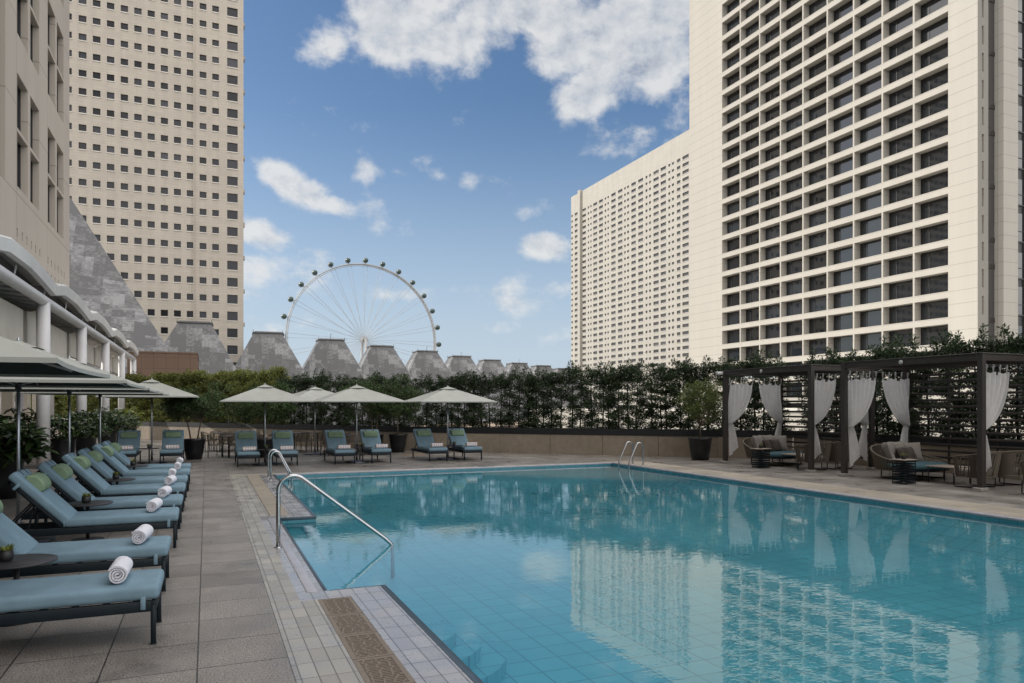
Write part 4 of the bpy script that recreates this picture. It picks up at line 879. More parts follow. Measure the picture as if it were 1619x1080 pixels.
def big_pot(r1, r0, h):
    m = MB(); m.lathe([(r0, 0), (r0 + (r1 - r0) * .5, h * .45), (r1 - .015, h - .06), (r1, h - .05), (r1 + .005, h), (r1 - .04, h), (r1 - .05, h - .07)], 36); return m
def pot_tree(loc, label, lm, pot, crown, seed, trunks, leafn=95, lsize=.085):
    """crown = (centre z, half width, half height)"""
    r_ = random.Random(seed); t = thing('potted_tree', label, 'potted tree', loc, 0, 'small trees in black planters')
    r1, r0, h = pot; big_pot(r1, r0, h).build('planter', M['pot'], t)
    s = MB(); s.lathe([(r1 - .045, h - .065), (.1, h - .04), (0, h - .035)], 24); s.build('soil', M['soil'], t)
    k = MB(); f = MB(); cz, cw, ch = crown; tips = []
    for (tx, ty) in trunks:
        z0 = cz - ch * .75; b = Vector((tx * 2.2, ty * 2.2, z0)); k.tube([(tx, ty, h - .06), (tx * 1.4 + r_.uniform(-.02, .02), ty * 1.4, (h + z0) / 2), b], [.028, .024, .02], 8)
        nb = 15 // len(trunks) + 3
        for i in range(nb):
            a = 2 * PI * i / nb + r_.uniform(-.3, .3); e = r_.uniform(-.45, 1.0); L_ = r_.uniform(.55, .95)
            tip = Vector((math.cos(a) * cw * L_ * math.cos(e * .9), math.sin(a) * cw * L_ * math.cos(e * .9), cz + ch * math.sin(e * 1.3) * L_)); m = b.lerp(tip, .5) + Vector((0, 0, -.05 * cw))
            k.tube([b, m, tip], [.014, .010, .005], 5, 0, False); tips += [tip, m.lerp(tip, .5)]
            for _ in range(3):
                t2 = tip + Vector((r_.gauss(0, .22) * cw, r_.gauss(0, .22) * cw, r_.gauss(.04, .2) * ch)); k.tube([m.lerp(tip, .6), t2], [.006, .003], 4, 0, False); tips.append(t2)
    for q in tips: leaves(f, q, int(leafn * r_.uniform(.5, 1.3)), (.17 * cw + .06, .17 * cw + .06, .12 * ch + .05), lsize, r_, .2, .45)
    k.build('trunk', M['wood'], t); f.build('crown', M[lm], t); return t
pot_tree((-.40, 26.9, 0), 'round leafy tree in a big black pot at the end of the walkway', 'citrus2', (.37, .25, .70), (1.75, 1.15, .62), 1, [(-.10, .02), (.10, -.03)], 90)
pot_tree((1.85, 27.0, 0), 'spreading leafy tree behind the first far pair of loungers', 'citrus2', (.37, .25, .66), (1.75, 1.12, .72), 2, [(.0, .0)], 110)
pot_tree((6.05, 28.2, 0), 'leafy tree in a black pot behind the middle far loungers', 'citrus2', (.38, .26, .70), (2.0, 1.1, .85), 3, [(-.05, .0), (.08, .03)], 95)
pot_tree((6.95, 28.0, 0), 'slimmer leafy tree in a black pot against the stone wall', 'citrus2', (.38, .26, .72), (1.95, .85, .75), 4, [(0, 0)], 100)
pot_tree((15.38, 20.0, 0), 'bright green small tree in a black pot beside the cabana', 'citrus', (.40, .28, .74), (1.75, .72, .80), 5, [(0, .0)], 58, .075)

def shrub_mesh(seed, hw, hh, n, size, lm, fl=0):
    r_ = random.Random(seed); f = MB(); k = MB(); w = MB()
    for i in range(n):
        a = r_.uniform(0, 2 * PI); rr_ = hw * math.sqrt(r_.random()); o = Vector((math.cos(a) * rr_ * .85, math.sin(a) * rr_ * .85, hh * r_.uniform(.1, 1.0) * (1.05 - .45 * (rr_ / hw) ** 2)))
        if i % 3 == 0: k.tube([(o.x * .15, o.y * .15, -.1), (o.x * .6, o.y * .6, o.z * .5), o], [.012, .009, .005], 5, 0, False)
        m = r_.randint(4, 7); a0 = r_.uniform(0, 6)
        for j in range(m):
            b = a0 + 2 * PI * j / m + r_.uniform(-.3, .3); e = r_.uniform(-.35, .6); L_ = size * r_.uniform(.7, 1.25)
            dr = Vector((math.cos(b) * math.cos(e), math.sin(b) * math.cos(e), math.sin(e))); sd = Vector((-math.sin(b), math.cos(b), r_.uniform(-.3, .3))).normalized() * L_ * .2; dn = Vector((0, 0, -L_ * .22)); up = Vector((0, 0, L_ * .05))
            p1, p2, p3 = o + dr * L_ * .35, o + dr * L_ * .72 + dn * .35, o + dr * L_ + dn
            f.add([o, p1 + sd + up, p1, p1 - sd + up, p2 + sd * .85 + up, p2, p2 - sd * .85 + up, p3], [(0, 2, 1), (0, 3, 2), (1, 2, 5, 4), (2, 3, 6, 5), (4, 5, 7), (5, 6, 7)], 0, True)
        if fl and r_.random() < fl:
            for _ in range(5): w.rbox(o + Vector((r_.gauss(0, .05), r_.gauss(0, .05), .06 + r_.gauss(0, .02))), (.03, .03, .018), .006, 1)
    return f, k, w
def shrub(loc, label, seed, hw, hh, n, size, lm, pot=(.34, .24, .72), fl=0):
    t = thing('planter_shrub', label, 'planter', loc, 0, 'broad leaved shrubs in dark planters along the columns')
    big_pot(*pot).build('planter', M['pot'], t)
    s = MB(); s.lathe([(pot[0] - .045, pot[2] - .065), (0, pot[2] - .04)], 24); s.build('soil', M['soil'], t)
    f, k, w = shrub_mesh(seed, hw, hh, n, size, lm, fl)
    T = Matrix.Translation((0, 0, pot[2] - .05))
    for mb in (f, k, w): mb.v = [tuple(T @ Vector(p)) for p in mb.v]
    f.build('foliage', M[lm], t); k.build('stems', M['wood'], t)
    if fl: w.build('blossom', M['flower'], t)
shrub((-3.75, 17.0, 0), 'nearest broad leaved shrub in a dark planter, beside the first visible column', 1, .95, .75, 110, .30, 'broad', (.42, .30, .78))
shrub((-4.9, 18.6, 0), 'broad leaved shrub in a dark planter at the picture edge under the parasols', 2, 1.0, .8, 100, .30, 'broad', (.4, .3, .7))
shrub((-4.05, 25.6, 0), 'silvery flowering shrub in a tall dark planter just past the first column', 3, .85, .85, 120, .22, 'broad', (.36, .27, .82), .25)
shrub((-3.95, 29.4, 0), 'leafy shrub in a dark planter beside the second column', 4, .85, .95, 120, .24, 'broad', (.36, .27, .75), .12)
shrub((-3.75, 33.6, 0), 'leafy shrub with white blossom between the second and third columns', 5, .95, 1.0, 130, .24, 'broad', (.38, .28, .75), .3)
shrub((-3.75, 37.6, 0), 'shrub with white blossom beside the third column', 6, 1.0, 1.05, 120, .24, 'broad', (.38, .28, .75), .3)
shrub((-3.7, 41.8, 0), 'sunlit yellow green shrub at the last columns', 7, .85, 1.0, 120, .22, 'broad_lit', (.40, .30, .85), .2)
shrub((-6.1, 25.0, 0), 'dark shrub in a planter behind the columns, by the pavilion wall', 8, 1.1, .9, 110, .28, 'broad', (.4, .3, .8))
shrub((-6.0, 30.5, 0), 'dark shrub in a planter behind the second column', 9, 1.1, .95, 110, .26, 'broad', (.4, .3, .8))
# ================================================================ BUILDINGS
def grid_wall(mb, O, U, V, N, us, vs, holes, depth, mi=0, lip=None):
    """flat wall O + u U + v V with rectangular holes (u0,u1,v0,v1) and reveals of the given depth behind it; N points out"""
    O, U, V, N = Vector(O), Vector(U), Vector(V), Vector(N)
    def P(u, v, d_=0): return O + U * u + V * v - N * d_
    us = sorted(set([round(x, 4) for x in us] + [round(h[i], 4) for h in holes for i in (0, 1)])); vs = sorted(set([round(x, 4) for x in vs] + [round(h[i], 4) for h in holes for i in (2, 3)]))
    ui = {u: i for i, u in enumerate(us)}; vi = {v: i for i, v in enumerate(vs)}; cells = set()
    for h in holes:
        for i in range(ui[round(h[0], 4)], ui[round(h[1], 4)]):
            for j in range(vi[round(h[2], 4)], vi[round(h[3], 4)]): cells.add((i, j))
    for j in range(len(vs) - 1):
        i = 0
        while i < len(us) - 1:
            if (i, j) in cells: i += 1; continue
            k = i
            while k < len(us) - 1 and (k, j) not in cells: k += 1
            mb.add([P(us[i], vs[j]), P(us[k], vs[j]), P(us[k], vs[j + 1]), P(us[i], vs[j + 1])], [(0, 1, 2, 3)], mi); i = k
    for (a, b, c_, d_) in holes:
        q = [P(a, c_), P(b, c_), P(b, d_), P(a, d_)]; r_ = [P(a, c_, depth), P(b, c_, depth), P(b, d_, depth), P(a, d_, depth)]
        mb.add(q + r_, [(0, 4, 5, 1), (1, 5, 6, 2), (2, 6, 7, 3), (3, 7, 4, 0)], mi)
def window_mesh(mb, O, U, V, N, h, depth, mull=(), fw=.06, sill=0, glass=0, frame=1, sillm=2, trans=()):
    O, U, V, N = Vector(O), Vector(U), Vector(V), Vector(N); a, b, c_, d_ = h
    def P(u, v, q): return O + U * u + V * v - N * q
    e = .002
    mb.add([P(a + e, c_ + e, depth - .02), P(b - e, c_ + e, depth - .02), P(b - e, d_ - e, depth - .02), P(a + e, d_ - e, depth - .02)], [(0, 1, 2, 3)], glass)
    def bx(u0, u1, v0, v1, q0, q1, mi):
        v = [P(u, v_, q) for u in (u0, u1) for v_ in (v0, v1) for q in (q0, q1)]
        mb.add(v, [(0, 1, 3, 2), (4, 6, 7, 5), (0, 4, 5, 1), (2, 3, 7, 6), (0, 2, 6, 4), (1, 5, 7, 3)], mi)
    if fw:
        q0, q1 = depth - .07, depth - .012
        bx(a + e, a + fw, c_ + e, d_ - e, q0, q1, frame); bx(b - fw, b - e, c_ + e, d_ - e, q0, q1, frame); bx(a + fw, b - fw, c_ + e, c_ + fw, q0, q1, frame); bx(a + fw, b - fw, d_ - fw, d_ - e, q0, q1, frame)
        for m in mull: u = a + (b - a) * m; bx(u - fw * .4, u + fw * .4, c_ + fw, d_ - fw, q0, q1, frame)
        for m in trans: v = c_ + (d_ - c_) * m; bx(a + fw, b - fw, v - fw * .4, v + fw * .4, q0 + .01, q1, frame)
    if sill: bx(a - .05, b + .05, c_ - sill, c_ - e, -.14, depth * .5, sillm)
def add_windows(parent, holes, O, U, V, N, depth, mats, big, **kw):
    """the first `big` windows become parts of their own, the rest one part"""
    rest = MB()
    for i, h in enumerate(holes):
        if i < big:
            m = MB(); window_mesh(m, O, U, V, N, h, depth, **kw); m.build('window', mats, parent)
        else: window_mesh(rest, O, U, V, N, h, depth, **kw)
    if rest.v: tag(rest.build('window_rows', mats, parent), kind='stuff')
X_, Y_, Z_ = Vector((1, 0, 0)), Vector((0, 1, 0)), Vector((0, 0, 1))

# --- the hotel over the lounger row
t = thing('hotel_building', 'tall beige concrete building with deep paired windows above the white canopy', 'building', (-6.05, 40, 0)); T0 = Vector((-6.05, 40, 0))
HXF = -6.05; holes = []; small = []
cols = [(27, 44), (48, 62), (75.6, 87.5), (90, 100.5)]; cy = [(onX(a, HXF), onX(b, HXF)) for a, b in cols]
for k in range(-1, 3): cy.append((cy[0][0] - 6.1 - 5.2 * 0 - 6.0 * (k + 1), cy[0][1] - 6.1 - 6.0 * (k + 1)))
rows = []
for n_ in range(0, 4):
    z0 = 9.45 + 5.31 * n_; rows += [(z0, z0 + 1.9), (z0 + 2.03, z0 + 3.93)]
for n_, (a, b) in enumerate(cy[:4]):
    for (z0, z1) in rows: holes.append((a, b, z0, z1))
for g in ((27.5, 63), (76, 101.5)):
    ya, yb = onX(g[0], HXF), onX(g[1], HXF); n_ = 6
    for i in range(n_):
        y = ya + (yb - ya) * i / (n_ - 1)
        for z in (7.24, 7.85): small.append((y - .09, y + .09, z - .15, z + .15))
ys_ = onX(8.3, HXF); slot = [(ys_ - 2.2, ys_, 9.2, 40.0)]
mb = MB(); O = Vector((HXF, 0, 0)) - T0
grid_wall(mb, O, Y_, Z_, X_, [-60, 40], [5.55, 46], holes + small + slot, .30)
mb.box(-36, -.31 , -100, -.002, 5.555, 46, 0)                       # body behind the facade skin
mb.add([Vector((HXF, 40, 5.55)) - T0, Vector((HXF - .4, 40, 5.55)) - T0, Vector((HXF - .4, 40, 46)) - T0, Vector((HXF, 40, 46)) - T0], [(0, 1, 2, 3)])
mb.add([Vector((HXF, -60, 46)) - T0, Vector((HXF, 40, 46)) - T0, Vector((HXF - .4, 40, 46)) - T0, Vector((HXF - .4, -60, 46)) - T0], [(0, 1, 2, 3)])
mb.add([Vector((HXF, -60, 5.55)) - T0, Vector((HXF, 40, 5.55)) - T0, Vector((HXF - .4, 40, 5.55)) - T0, Vector((HXF - .4, -60, 5.55)) - T0], [(0, 1, 2, 3)])
mb.build('facade', M['hotel'], t)
add_windows(t, holes, O, Y_, Z_, X_, .29, [M['glass'], M['frame'], M['sill']], 100, fw=.05)
sm = MB()
for h in small: window_mesh(sm, O, Y_, Z_, X_, h, .16, fw=0)
window_mesh(sm, O, Y_, Z_, X_, slot[0], .29, fw=.05)
sm.build('vent_opening', [M['frame'], M['frame']], t)

# --- colonnaded pavilion with scalloped white canopy
t = thing('pavilion', 'low white colonnade with scalloped canopy and cream wall panels beside the loungers', 'pavilion', (-4.4, 24.74, 0)); T0 = Vector((-4.4, 24.74, 0))
CY = [24.74 + 7.0 * i for i in range(-3, 5)]
for i, y in enumerate(CY):
    if i < 2: continue
    m = MB(); m.lathe([(.175, 0), (.175, 4.85)], 28, 0, None, Vector((-4.4, y, 0)) - T0); m.build('column', M['white'], t)
    m = MB(); m.lathe([(.17, 0), (.17, 5.3)], 24, 0, None, Vector((-7.8, y, 0)) - T0); m.build('column', M['white'], t)
m = MB(); m.tube([Vector((-4.4, y, 4.9)) - T0 for y in (-8, 20, 40, CY[-1] + .17)], .15, 20); m.build('beam', M['white'], t)
for i in range(2, len(CY)):
    for k in range(7): y = CY[i] - 7 + 1.0 * k + .5; m = MB(); m.tube([Vector((-4.5, y, 4.98)) - T0, Vector((-6.0, y, 5.12)) - T0], .07, 8); m.build('rafter', M['white'], t)
    m = MB(); m.bar(Vector((-4.4, CY[i], 5.0)) - T0, Vector((-4.3, CY[i], 5.45)) - T0, .04, .04); m.build('strut', M['white'], t); m = MB(); m.bar(Vector((-4.4, CY[i] - 3.5, 5.0)) - T0, Vector((-4.3, CY[i] - 3.5, 5.6)) - T0, .03, .03); m.build('strut', M['white'], t)
for i in range(1, len(CY)):
    y0, y1 = CY[i - 1] + .03 + .5, CY[i] - .03 + .5; m = MB(); n_ = 10; prof = [(-4.30, -.36), (-4.17, -.33), (-4.12, -.04), (-4.16, .0), (-4.34, .04), (-6.04, .14), (-6.04, .02), (-4.40, -.07), (-4.26, -.10)]; V = []
    for k in range(n_ + 1):
        s_ = k / n_; rise = .20 * (min(1, s_ / .2) if s_ < .5 else max(0, 1 - (s_ - .5) / .5))
        V += [(x + .05 * math.sin(PI * s_) * (1 if x > -6 else 0), y0 + (y1 - y0) * s_, 5.47 + z + rise * (1 if x > -6 else .3)) for x, z in prof]
    q = len(prof); V = [Vector(v) - T0 for v in V]
    m.add(V, [(k * q + j, k * q + (j + 1) % q, (k + 1) * q + (j + 1) % q, (k + 1) * q + j) for k in range(n_) for j in range(q)], 0, False)
    m.add(V[:q], [tuple(range(q))], 0); m.add(V[-q:], [tuple(range(q - 1, -1, -1))], 0)
    m.build('canopy_shell', M['shell'], t)
m = MB(); m.add([Vector(v) - T0 for v in ((-4.75, -8, 4.95), (-4.75, CY[-1], 4.95), (-4.75, CY[-1], 5.6), (-4.75, -8, 5.6))], [(0, 1, 2, 3)]); m.build('clerestory', M['glass'], t)
for i in range(1, len(CY)):
    y0, y1 = CY[i - 1] + .30, CY[i] - .18; m = MB(); n_ = 28; zb = 2.75 if i < 5 else 3.75; V = []
    for k in range(n_ + 1):
        s_ = k / n_; zt = 4.60 + .20 * (math.exp(-((s_ - .22) / .12) ** 2)) - .02 * s_
        V += [(-4.86, y0 + (y1 - y0) * s_, zb), (-4.86, y0 + (y1 - y0) * s_, zt), (-4.98, y0 + (y1 - y0) * s_, zt), (-4.98, y0 + (y1 - y0) * s_, zb)]
    V = [Vector(v) - T0 for v in V]
    m.add(V, [(k * 4 + j, k * 4 + (j + 1) % 4, k * 4 + 4 + (j + 1) % 4, k * 4 + 4 + j) for k in range(n_) for j in range(4)]); m.add(V[:4], [(0, 1, 2, 3)]); m.add(V[-4:], [(3, 2, 1, 0)])
    m.build('wall_panel', M['render'], t)
m = MB(); m.box(-5.6, -1.64, -33, 13.3, 5.15, 5.3); m.box(-29.6, -4.9, -33, 12.2, .0, 5.14, 1); m.build('back_room', [M['render'], M['glass']], t)
for i in range(1, 8):
    for yy in (.9, 4.4): y = CY[i] - 7 + yy; v = Vector((-9.2, y, 2.57)) - T0; m = MB(); m.rbox(v, (.5, .75 if yy < 2 else .3, 5.1), .01, 1, 0, None, False); m.build('pilaster', M['render'], t)

# --- office tower, straight ahead on the hotel side
OY = 186.0; t = thing('office_tower', 'pale stone office tower with rows of small square dark windows', 'building', (-12, OY, -14)); T0 = Vector((-12, OY, 0)); t.location = T0
ox = lambda p_: onY(p_, OY)
wl = [(109, 113.5), (124.2, 136.7), (146.7, 158.9), (168.9, 180.8), (190.8, 202.5), (212.2, 223.9), (233.3, 244.7), (254.2, 265.6), (275, 286.1), (295.3, 306.3), (315.6, 326.4), (335.6, 346.1), (359.2, 375.8)]
holes = []
for r_ in range(-4, 24):
    zc = 88.5 - 4.06 * r_
    for j, (a, b) in enumerate(wl):
        hh = .80 if j < 12 else 1.12
        if zc - 1.2 > -13: holes.append((ox(a), ox(b), zc - hh + .1, zc + hh))
holes.sort(key=lambda h: (-(h[1] - h[0]) * (h[3] - h[2]) if False else abs(h[2] - 40)))
mb = MB(); O = Vector((0, OY, 0)) - T0; xl, xr = ox(70), ox(385)
grid_wall(mb, O, X_, Z_, -Y_, [xl, xr], [-14, 165], holes, .35)
mb.box(xl - T0.x, xr - T0.x, .36, 16, -14, 165)
for z in [112 - 8.12 * i for i in range(15)]: mb.box(xr - T0.x + .002, xr - T0.x + .35, 1.2, 3.4, z - 1.2, z - .4)
rx = ox(306.6); mb.box(rx - T0.x - .12, rx - T0.x + .12, -.28, -.002, -14, 165)
mb.build('facade', M['office'], t)
mb = MB(); mb.add([(xr - T0.x, 0, -14), (xr - T0.x, .36, -14), (xr - T0.x, .36, 165), (xr - T0.x, 0, 165)], [(0, 1, 2, 3)]); mb.build('corner_return', M['office'], t)
add_windows(t, holes, O, X_, Z_, -Y_, .34, [M['officeglass'], M['frame'], M['sill']], 100, fw=.07, sill=.22)

# --- cream hotel tower with recessed balconies
TX = 83.0; t = thing('hotel_tower', 'cream tower with a grid of deep recessed dark windows, beyond the cabanas', 'building', (TX, 56.4, 0)); T0 = Vector((TX, 56.4, 0))
bp_ = [onX(x, TX) for x in (1141.7, 1499)]; by0, by1 = bp_[1], bp_[0]; nb = 9; bw = (by1 - by0) / nb; holes = []
FH = 3.17; z = 24.55 - FH * 12
while z < 84:
    for k in range(nb):
        a, b = by0 + bw * k + (.0 if k == 0 else .12), by0 + bw * (k + 1) - (.12 if k < nb - 1 else .0); holes.append((a, b, z + .82, z + FH))
    z += FH
mb = MB(); O = Vector((TX, 0, 0)) - T0; Ye = 111.1
grid_wall(mb, O, Y_, Z_, -X_, [56.4, Ye], [-14, 90], holes, 1.2)
slots = []; z = 24.55 - FH * 11
while z < 84: slots.append((TX + .72, TX + 1.08, z + .75, z + FH - .25)); z += FH
O2 = Vector((0, 56.4, 0)) - T0
grid_wall(mb, O2, X_, Z_, -Y_, [TX, 84.85], [-14, 90], slots, .4)
mb.box(1.26, 5.9, .41, 6, -14, 90); mb.box(1.26, 24, 28, Ye - 56.4, -14, 90); mb.box(1.26, 4, 6.001, 27.99, -14, 90); mb.add([(0, Ye - 56.4, -14), (1.26, Ye - 56.4, -14), (1.26, Ye - 56.4, 90), (0, Ye - 56.4, 90)], [(0, 1, 2, 3)])
mb.build('facade', M['tower'], t)
m = MB()
for h in slots: window_mesh(m, O2, X_, Z_, -Y_, h, .39, fw=0)
m.build('slot_window', [M['cabana']], t)
m = MB()                                                             # glazed notch and fin at the near corner
m.box(1.87, 3.5, .38, .405, -14, 90); z = 24.55 - FH * 11
while z < 84: m.box(2.35, 2.62, .33, .378, z + .9, z + FH - .25, 1); m.box(1.87, 3.5, .30, .376, z + .0, z + .5, 2); z += FH * (2 if int(z) % 2 else 1)
m.build('corner_glazing', [M['slabglass'], M['frame'], M['cabana']], t)
m = MB(); m.box(3.52, 6.15, -.7, 4.0, -14, 90); m.build('corner_fin', M['tower'], t)
holes.sort(key=lambda h: h[0] * 1.0 + abs(h[2] - 24) * .12)
add_windows(t, holes, O, Y_, Z_, -X_, 1.2, [M['towerglass'], M['frame'], M['sill']], 100, fw=.08, mull=(.74,), trans=())
rl = MB()
for k in range(nb): rl.box(.06, .09, by0 + bw * k + .15 - T0.y, by0 + bw * (k + 1) - .15 - T0.y, 24.55 - FH * 6 + .83, 24.55 - FH * 6 + 1.75)
gm, nt_, N_, L_, b_ = newmat('balcony_glass'); b_.inputs['Base Color'].default_value = (.6, .65, .66, 1); b_.inputs['Alpha'].default_value = .35; b_.inputs['Roughness'].default_value = .08; M['balcony'] = gm
rl.build('glass_balustrade', M['balcony'], t)

# --- long slab tower behind it
SX = 175.0; t = thing('slab_tower', 'long pale tower block with rows of small grey windows, farther behind the cream tower', 'building', (SX, 234, 0)); T0 = Vector((SX, 234, 0))
sy = lambda p_: onX(890 + p_ / 7.2, SX)
wins = [(1360, 1432), (1297, 1337), (1112, 1173), (1030, 1090), (857, 913), (778, 830), (627, 677), (550, 600), (410, 455), (345, 390), (222, 262), (135, 172)]
shl = [(1238, 1268), (1197, 1225), (978, 1005), (938, 965), (728, 755), (695, 718), (505, 525), (474, 495), (310, 328), (281, 300), (95, 115)]
holes = []; shields = []
for r_ in range(36):
    zt = 101.6 - 2.91 * r_
    if zt < -8: break
    for a, b in wins: holes.append((sy(b), sy(a), zt - 1.35, zt))
    for a, b in shl: shields.append((sy(b) + .15, sy(a) - .15, zt - 1.3, zt - .1))
mb = MB(); O = Vector((SX, 0, 0)) - T0; Y0s, Y1s = onX(1112, SX), onX(903, SX)
grid_wall(mb, O, Y_, Z_, -X_, [Y0s - 20, Y1s], [-14, 111], holes + shields, .4)
mb.box(.42, 28, Y0s - 20 - T0.y, Y1s - T0.y, -14, 111); fy0, fy1 = sy(218), sy(192); mb.box(-1.3, -.002, fy0 - T0.y, fy1 - T0.y, -14, 111.6)
mb.add([(0, Y1s - T0.y, -14), (.42, Y1s - T0.y, -14), (.42, Y1s - T0.y, 111), (0, Y1s - T0.y, 111)], [(0, 1, 2, 3)]); mb.add([(0, Y1s - T0.y, 111), (.42, Y1s - T0.y, 111), (.42, Y0s - 20 - T0.y, 111), (0, Y0s - 20 - T0.y, 111)], [(0, 1, 2, 3)])
mb.build('facade', M['slab'], t)
holes.sort(key=lambda h: h[0] + abs(h[2] - 60) * .5)
add_windows(t, holes, O, Y_, Z_, -X_, .38, [M['slabglass'], M['frame'], M['sill']], 100, fw=.0, sill=.15)
m = MB()
for (a, b, c_, d_) in shields:                                       # small shield-shaped openings: a rectangle with its lower corners cut by the wall colour
    def P(u, v): return O + Y_ * u + Z_ * v + X_ * .3
    mid = (a + b) / 2; m.add([P(a, c_ + .4), P(mid, c_ + .02), P(b, c_ + .4), P(b, d_), P(a, d_)], [(0, 1, 2, 3, 4)])
m.build('shield_opening', M['slabglass'], t)
m = MB()
for (a, b, c_, d_) in shields:
    def P(u, v, x=.004): return O + Y_ * u + Z_ * v + X_ * x
    mid = (a + b) / 2
    for (q, r_) in ((a, c_ + .4), (b, c_ + .4)): m.add([P(q, c_), P(mid, c_), P(q, r_)], [(0, 1, 2)] if q == a else [(0, 2, 1)])
m.build('shield_surround', M['slab'], t)

# --- black glass tower at the frame edge
t = thing('glass_tower', 'black glass curtain wall tower beside the cream tower', 'building', (89.3, 57.2, 0)); T0 = Vector((89.3, 57.2, 0))
m = MB(); m.box(.06, 24, .05, 24, -14, 92); m.build('body', M['frame'], t)
z = -10
for k in range(23):
    for j in range(4):
        m = MB(); m.box(.1 + j * 1.6, 1.62 + j * 1.6, -.0, .045, -14 + k * 4.5 + .08, -14 + k * 4.5 + (3.2 if k % 2 else 3.5)); m.build('window', M['curtainwall'], t)
m = MB()
for j in range(5): m.box(.06 + j * 1.6 - .05, .06 + j * 1.6 + .05, -.12, .048, -14, 92)
for k in range(24): m.box(0.0, 7, -.08, -.004, -14 + k * 4.5 - .08, -14 + k * 4.5 + .08); m.box(0.0, 7, -.06, -.004, -14 + k * 4.5 + 1.25, -14 + k * 4.5 + 1.32)
m.build('mullion', M['frame'], t)

t = thing('neighbour_tower', 'grey stone tower outside the picture, mirrored in the cream tower windows', 'building', (-147, 260, -14))
m = MB(); m.prism([(-90, 0), (0, 0), (-48.4, 40), (-138, 40)], 0, 205); m.build('wall', M['office'], t); m = MB()
for r_ in range(48):
    for k in range(22): m.box(-88 + k * 4, -85.6 + k * 4, -.1, -.01, 6 + r_ * 4.06, 8 + r_ * 4.06)
tag(m.build('window_rows', M['officeglass'], t), kind='stuff')

# --- pyramid roofs of the mall
def frustum(mb, hx, hy, tx, ty, z0, z1, mi=0, M_=None):
    v = [(-hx, -hy, z0), (hx, -hy, z0), (hx, hy, z0), (-hx, hy, z0), (-tx, -ty, z1), (tx, -ty, z1), (tx, ty, z1), (-tx, ty, z1)]
    mb.add(v, [(0, 1, 5, 4), (1, 2, 6, 5), (2, 3, 7, 6), (3, 0, 4, 7), (4, 5, 6, 7)], mi, False, M_)
hts = [133, 117, 106, 96, 88, 80, 74, 69, 65, 60.5]; xs = [309, 423, 522, 601, 672, 726, 774, 817, 855, 888]
for i, (h_, x_) in enumerate(zip(hts, xs)):
    c_ = atd(x_, HY - h_, 18 * 1140 / h_)
    t = thing('pyramid_roof', f'slate pyramid roof, {["first and largest","second","third","fourth","fifth","sixth","seventh","eighth","ninth","last and smallest"][i]} of the row past the hedge' , 'roof', (c_.x, c_.y, 0), R(-2), 'slate pyramid roofs of the mall')
    m = MB(); hw = 3.25; zt = c_.z; slope = .50
    frustum(m, hw + slope * (zt + 4), hw + slope * (zt + 4), hw, hw, -4, zt - .5); m.build('slate_slope', M['slate'], t)
    m = MB(); m.rbox((0, 0, zt - .32), (2 * hw + .5, 2 * hw + .5, .30), .05, 1, 0, None, False); m.rbox((0, 0, zt - .1), (2 * hw - .6, 2 * hw - .6, .2), .03, 1, 0, None, False)
    for a, b in ((hw, hw), (-hw, hw), (hw, -hw), (-hw, -hw)): m.bar((a * 1.02, b * 1.02, zt - .2), (a * 1.02, b * 1.02, zt + .35), .1)
    m.build('cap', M['capstone'], t)
    if i in (2, 4, 5, 7): m = MB(); m.tube([(-.3, -hw - .1, zt - .6), (-.3, -hw - .1, zt + 1.1), (.1, -hw - .1, zt + 1.2)], .07, 6); m.bar((-hw * .3, -hw - .05, zt - .3), (-hw * .3 - 1.2, -hw - .12 - slope * 12, zt - 12.3), .35, .12); m.build('ladder', M['capstone'], t)
ap, fr_ = atd(42, 206, 112), atd(300, 603, 96); vw = Vector((fr_.x, fr_.y, 0)).normalized()
t = thing('slate_pyramid', 'big steep slate pyramid roof with patchy light tiles between hotel and office tower', 'roof', (fr_.x, fr_.y, 0)); f0 = Vector((fr_.x, fr_.y, 0))
a0 = ap - f0; zb = -6; kx = (fr_.z - zb) / (ap.z - fr_.z); q0 = Vector((-a0.x * kx, -a0.y * kx, zb)); q2 = q0 + vw * 34 + Vector((-16, 0, 0)); q1 = q0 + Vector((-90, -8, 0)); q3 = q2 + Vector((-90, 0, 0))
m = MB(); m.add([q1, q0, q2, q3, a0], [(0, 1, 4), (1, 2, 4), (2, 3, 4), (3, 0, 4)]); m.build('slate_slope', M['slate_big'], t)
t = thing('brown_building', 'low block clad in brown square stone panels behind the hedge', 'building', (-3.9, 83, 0))
a_, b_ = atd(205, 558, 76), atd(312, 561, 75); m = MB(); m.box(a_.x + 3.9, b_.x + 3.9, 0, 14, -14, 7.35); m.build('wall', M['brown'], t); m = MB(); m.box(a_.x + 3.85, b_.x + 3.95, -.06, 14.05, 7.354, 7.5); m.build('coping', M['brown'], t)
M['mall'] = panelmat('mall_stone', (.40, .31, .235), 4, 2.2, .06, .7, .08, axis='X')
t = thing('mall_building', 'long low stone mall glimpsed through the hedge below the pyramid roofs', 'building', (75, 170, 0)); ang = math.atan2(303 - 168, 153 + 2.2); t.rotation_euler = (0, 0, ang)
m = MB(); m.box(-110, 130, -16, 4, -14, -2.0); m.build('wall', M['mall'], t); m = MB()
for i in range(30): m.box(-106 + i * 7.6, -102 + i * 7.6, -16.06, -15.99, -9, -4.5)
m.build('shopfront', M['slabglass'], t)
t = thing('podium_building', 'cream podium block glimpsed through the hedge behind the cabanas', 'building', (60, 60, 0))
m = MB(); m.box(-6, 20, -75, 60, -14, 1.2); m.build('wall', M['tower'], t); m = MB(); m.box(-6.1, 20.1, -75.1, 60.1, 1.204, 1.6); m.build('parapet', M['sill'], t)

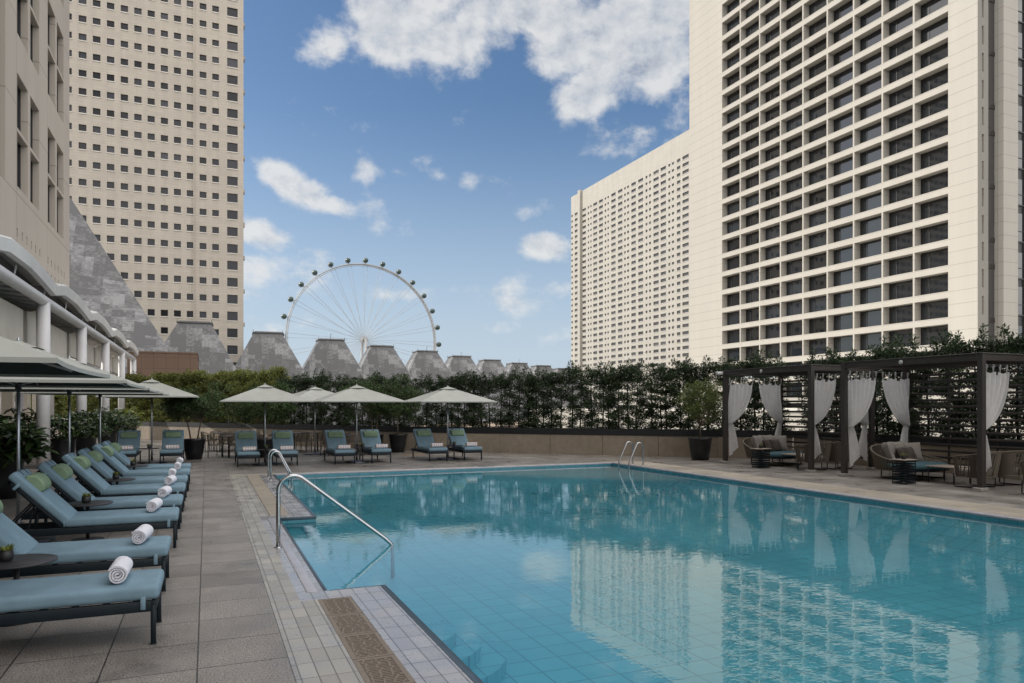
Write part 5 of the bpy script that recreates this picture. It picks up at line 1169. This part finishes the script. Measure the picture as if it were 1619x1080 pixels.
# --- observation wheel
C_ = atd(575.5, 537.5, 700); t = thing('ferris_wheel', 'huge white observation wheel with dark capsules beyond the pyramid roofs', 'ferris wheel', (C_.x, C_.y, -14)); T0 = Vector((C_.x, C_.y, -14))
vd = Vector((C_.x, C_.y, 0)).normalized(); e1 = Matrix.Rotation(R(15), 3, 'Z') @ Vector((vd.y, -vd.x, 0)); axl = Vector((-e1.y, e1.x, 0)); hub = C_ - T0
def W(a, r_, o=0): return hub + e1 * (math.sin(a) * r_) + Z_ * (math.cos(a) * r_) + axl * o
RR = 73.3; m = MB()
for o in (-1.7, 1.7): m.tube([W(2 * PI * i / 112, RR, o) for i in range(112)], .5, 6, 0, False, None, True)
for i in range(112):
    a = 2 * PI * i / 112; m.bar(W(a, RR, -1.7), W(a, RR, 1.7), .35); m.bar(W(a, RR, -1.7), W(a + 2 * PI / 112, RR, 1.7), .25)
m.tube([W(2 * PI * i / 112, RR - 1.6, 0) for i in range(112)], .3, 6, 0, False, None, True)
m.build('rim', M['wheelwhite'], t)
for i in range(28):
    a = R(1.1) + 2 * PI * i / 28
    m = MB()
    for s_ in (-1, 1): m.tube([hub + axl * s_ * 4 + e1 * (math.sin(a) * 1.5) + Z_ * math.cos(a) * 1.5, W(a + s_ * .03, RR, 0)], .16, 4, 0, False)
    m.build('spoke_cable', M['cable'], t)
    m = MB(); cM = Matrix.Translation(W(a, RR + 4.0, 0)) @ Matrix.Rotation(math.atan2(axl.y, axl.x), 4, 'Z') @ Matrix.Rotation(PI / 2, 4, 'Y')
    m.lathe([(0, -3.4), (1.1, -3.2), (2.0, -2.3), (2.45, -.9), (2.45, .9), (2.0, 2.3), (1.1, 3.2), (0, 3.4)], 16, 0, cM)
    cap_ = m.build('capsule', M['capsule'], t); m = MB(); 
    for o in (-1.0, 1.0): m.lathe([(2.44, o - .18), (2.6, o - .1), (2.6, o + .1), (2.44, o + .18)], 16, 0, cM)
    m.rbox((0, 0, -3.0), (1.6, .5, .5), .1, 1, 0, cM); m.bar(W(a, RR, 0), W(a, RR + 1.6, 0), 1.2, .5); m.build('capsule_ring', M['wheelwhite'], cap_)
m = MB(); hM = Matrix.Translation(hub) @ Matrix.Rotation(math.atan2(axl.y, axl.x), 4, 'Z') @ Matrix.Rotation(PI / 2, 4, 'Y'); m.lathe([(0, -7.5), (1.6, -7.4), (1.6, -4), (2.6, -3.8), (2.6, 3.8), (1.6, 4), (1.6, 7.4), (0, 7.5)], 20, 0, hM); m.build('hub', M['wheelwhite'], t)
for s_ in (-1, 1):
    m = MB(); m.tube([hub + axl * s_ * 7, hub + axl * s_ * 7.5 - Z_ * hub.z], [1.3, 1.6], 12); m.build('support_leg', M['wheelwhite'], t)
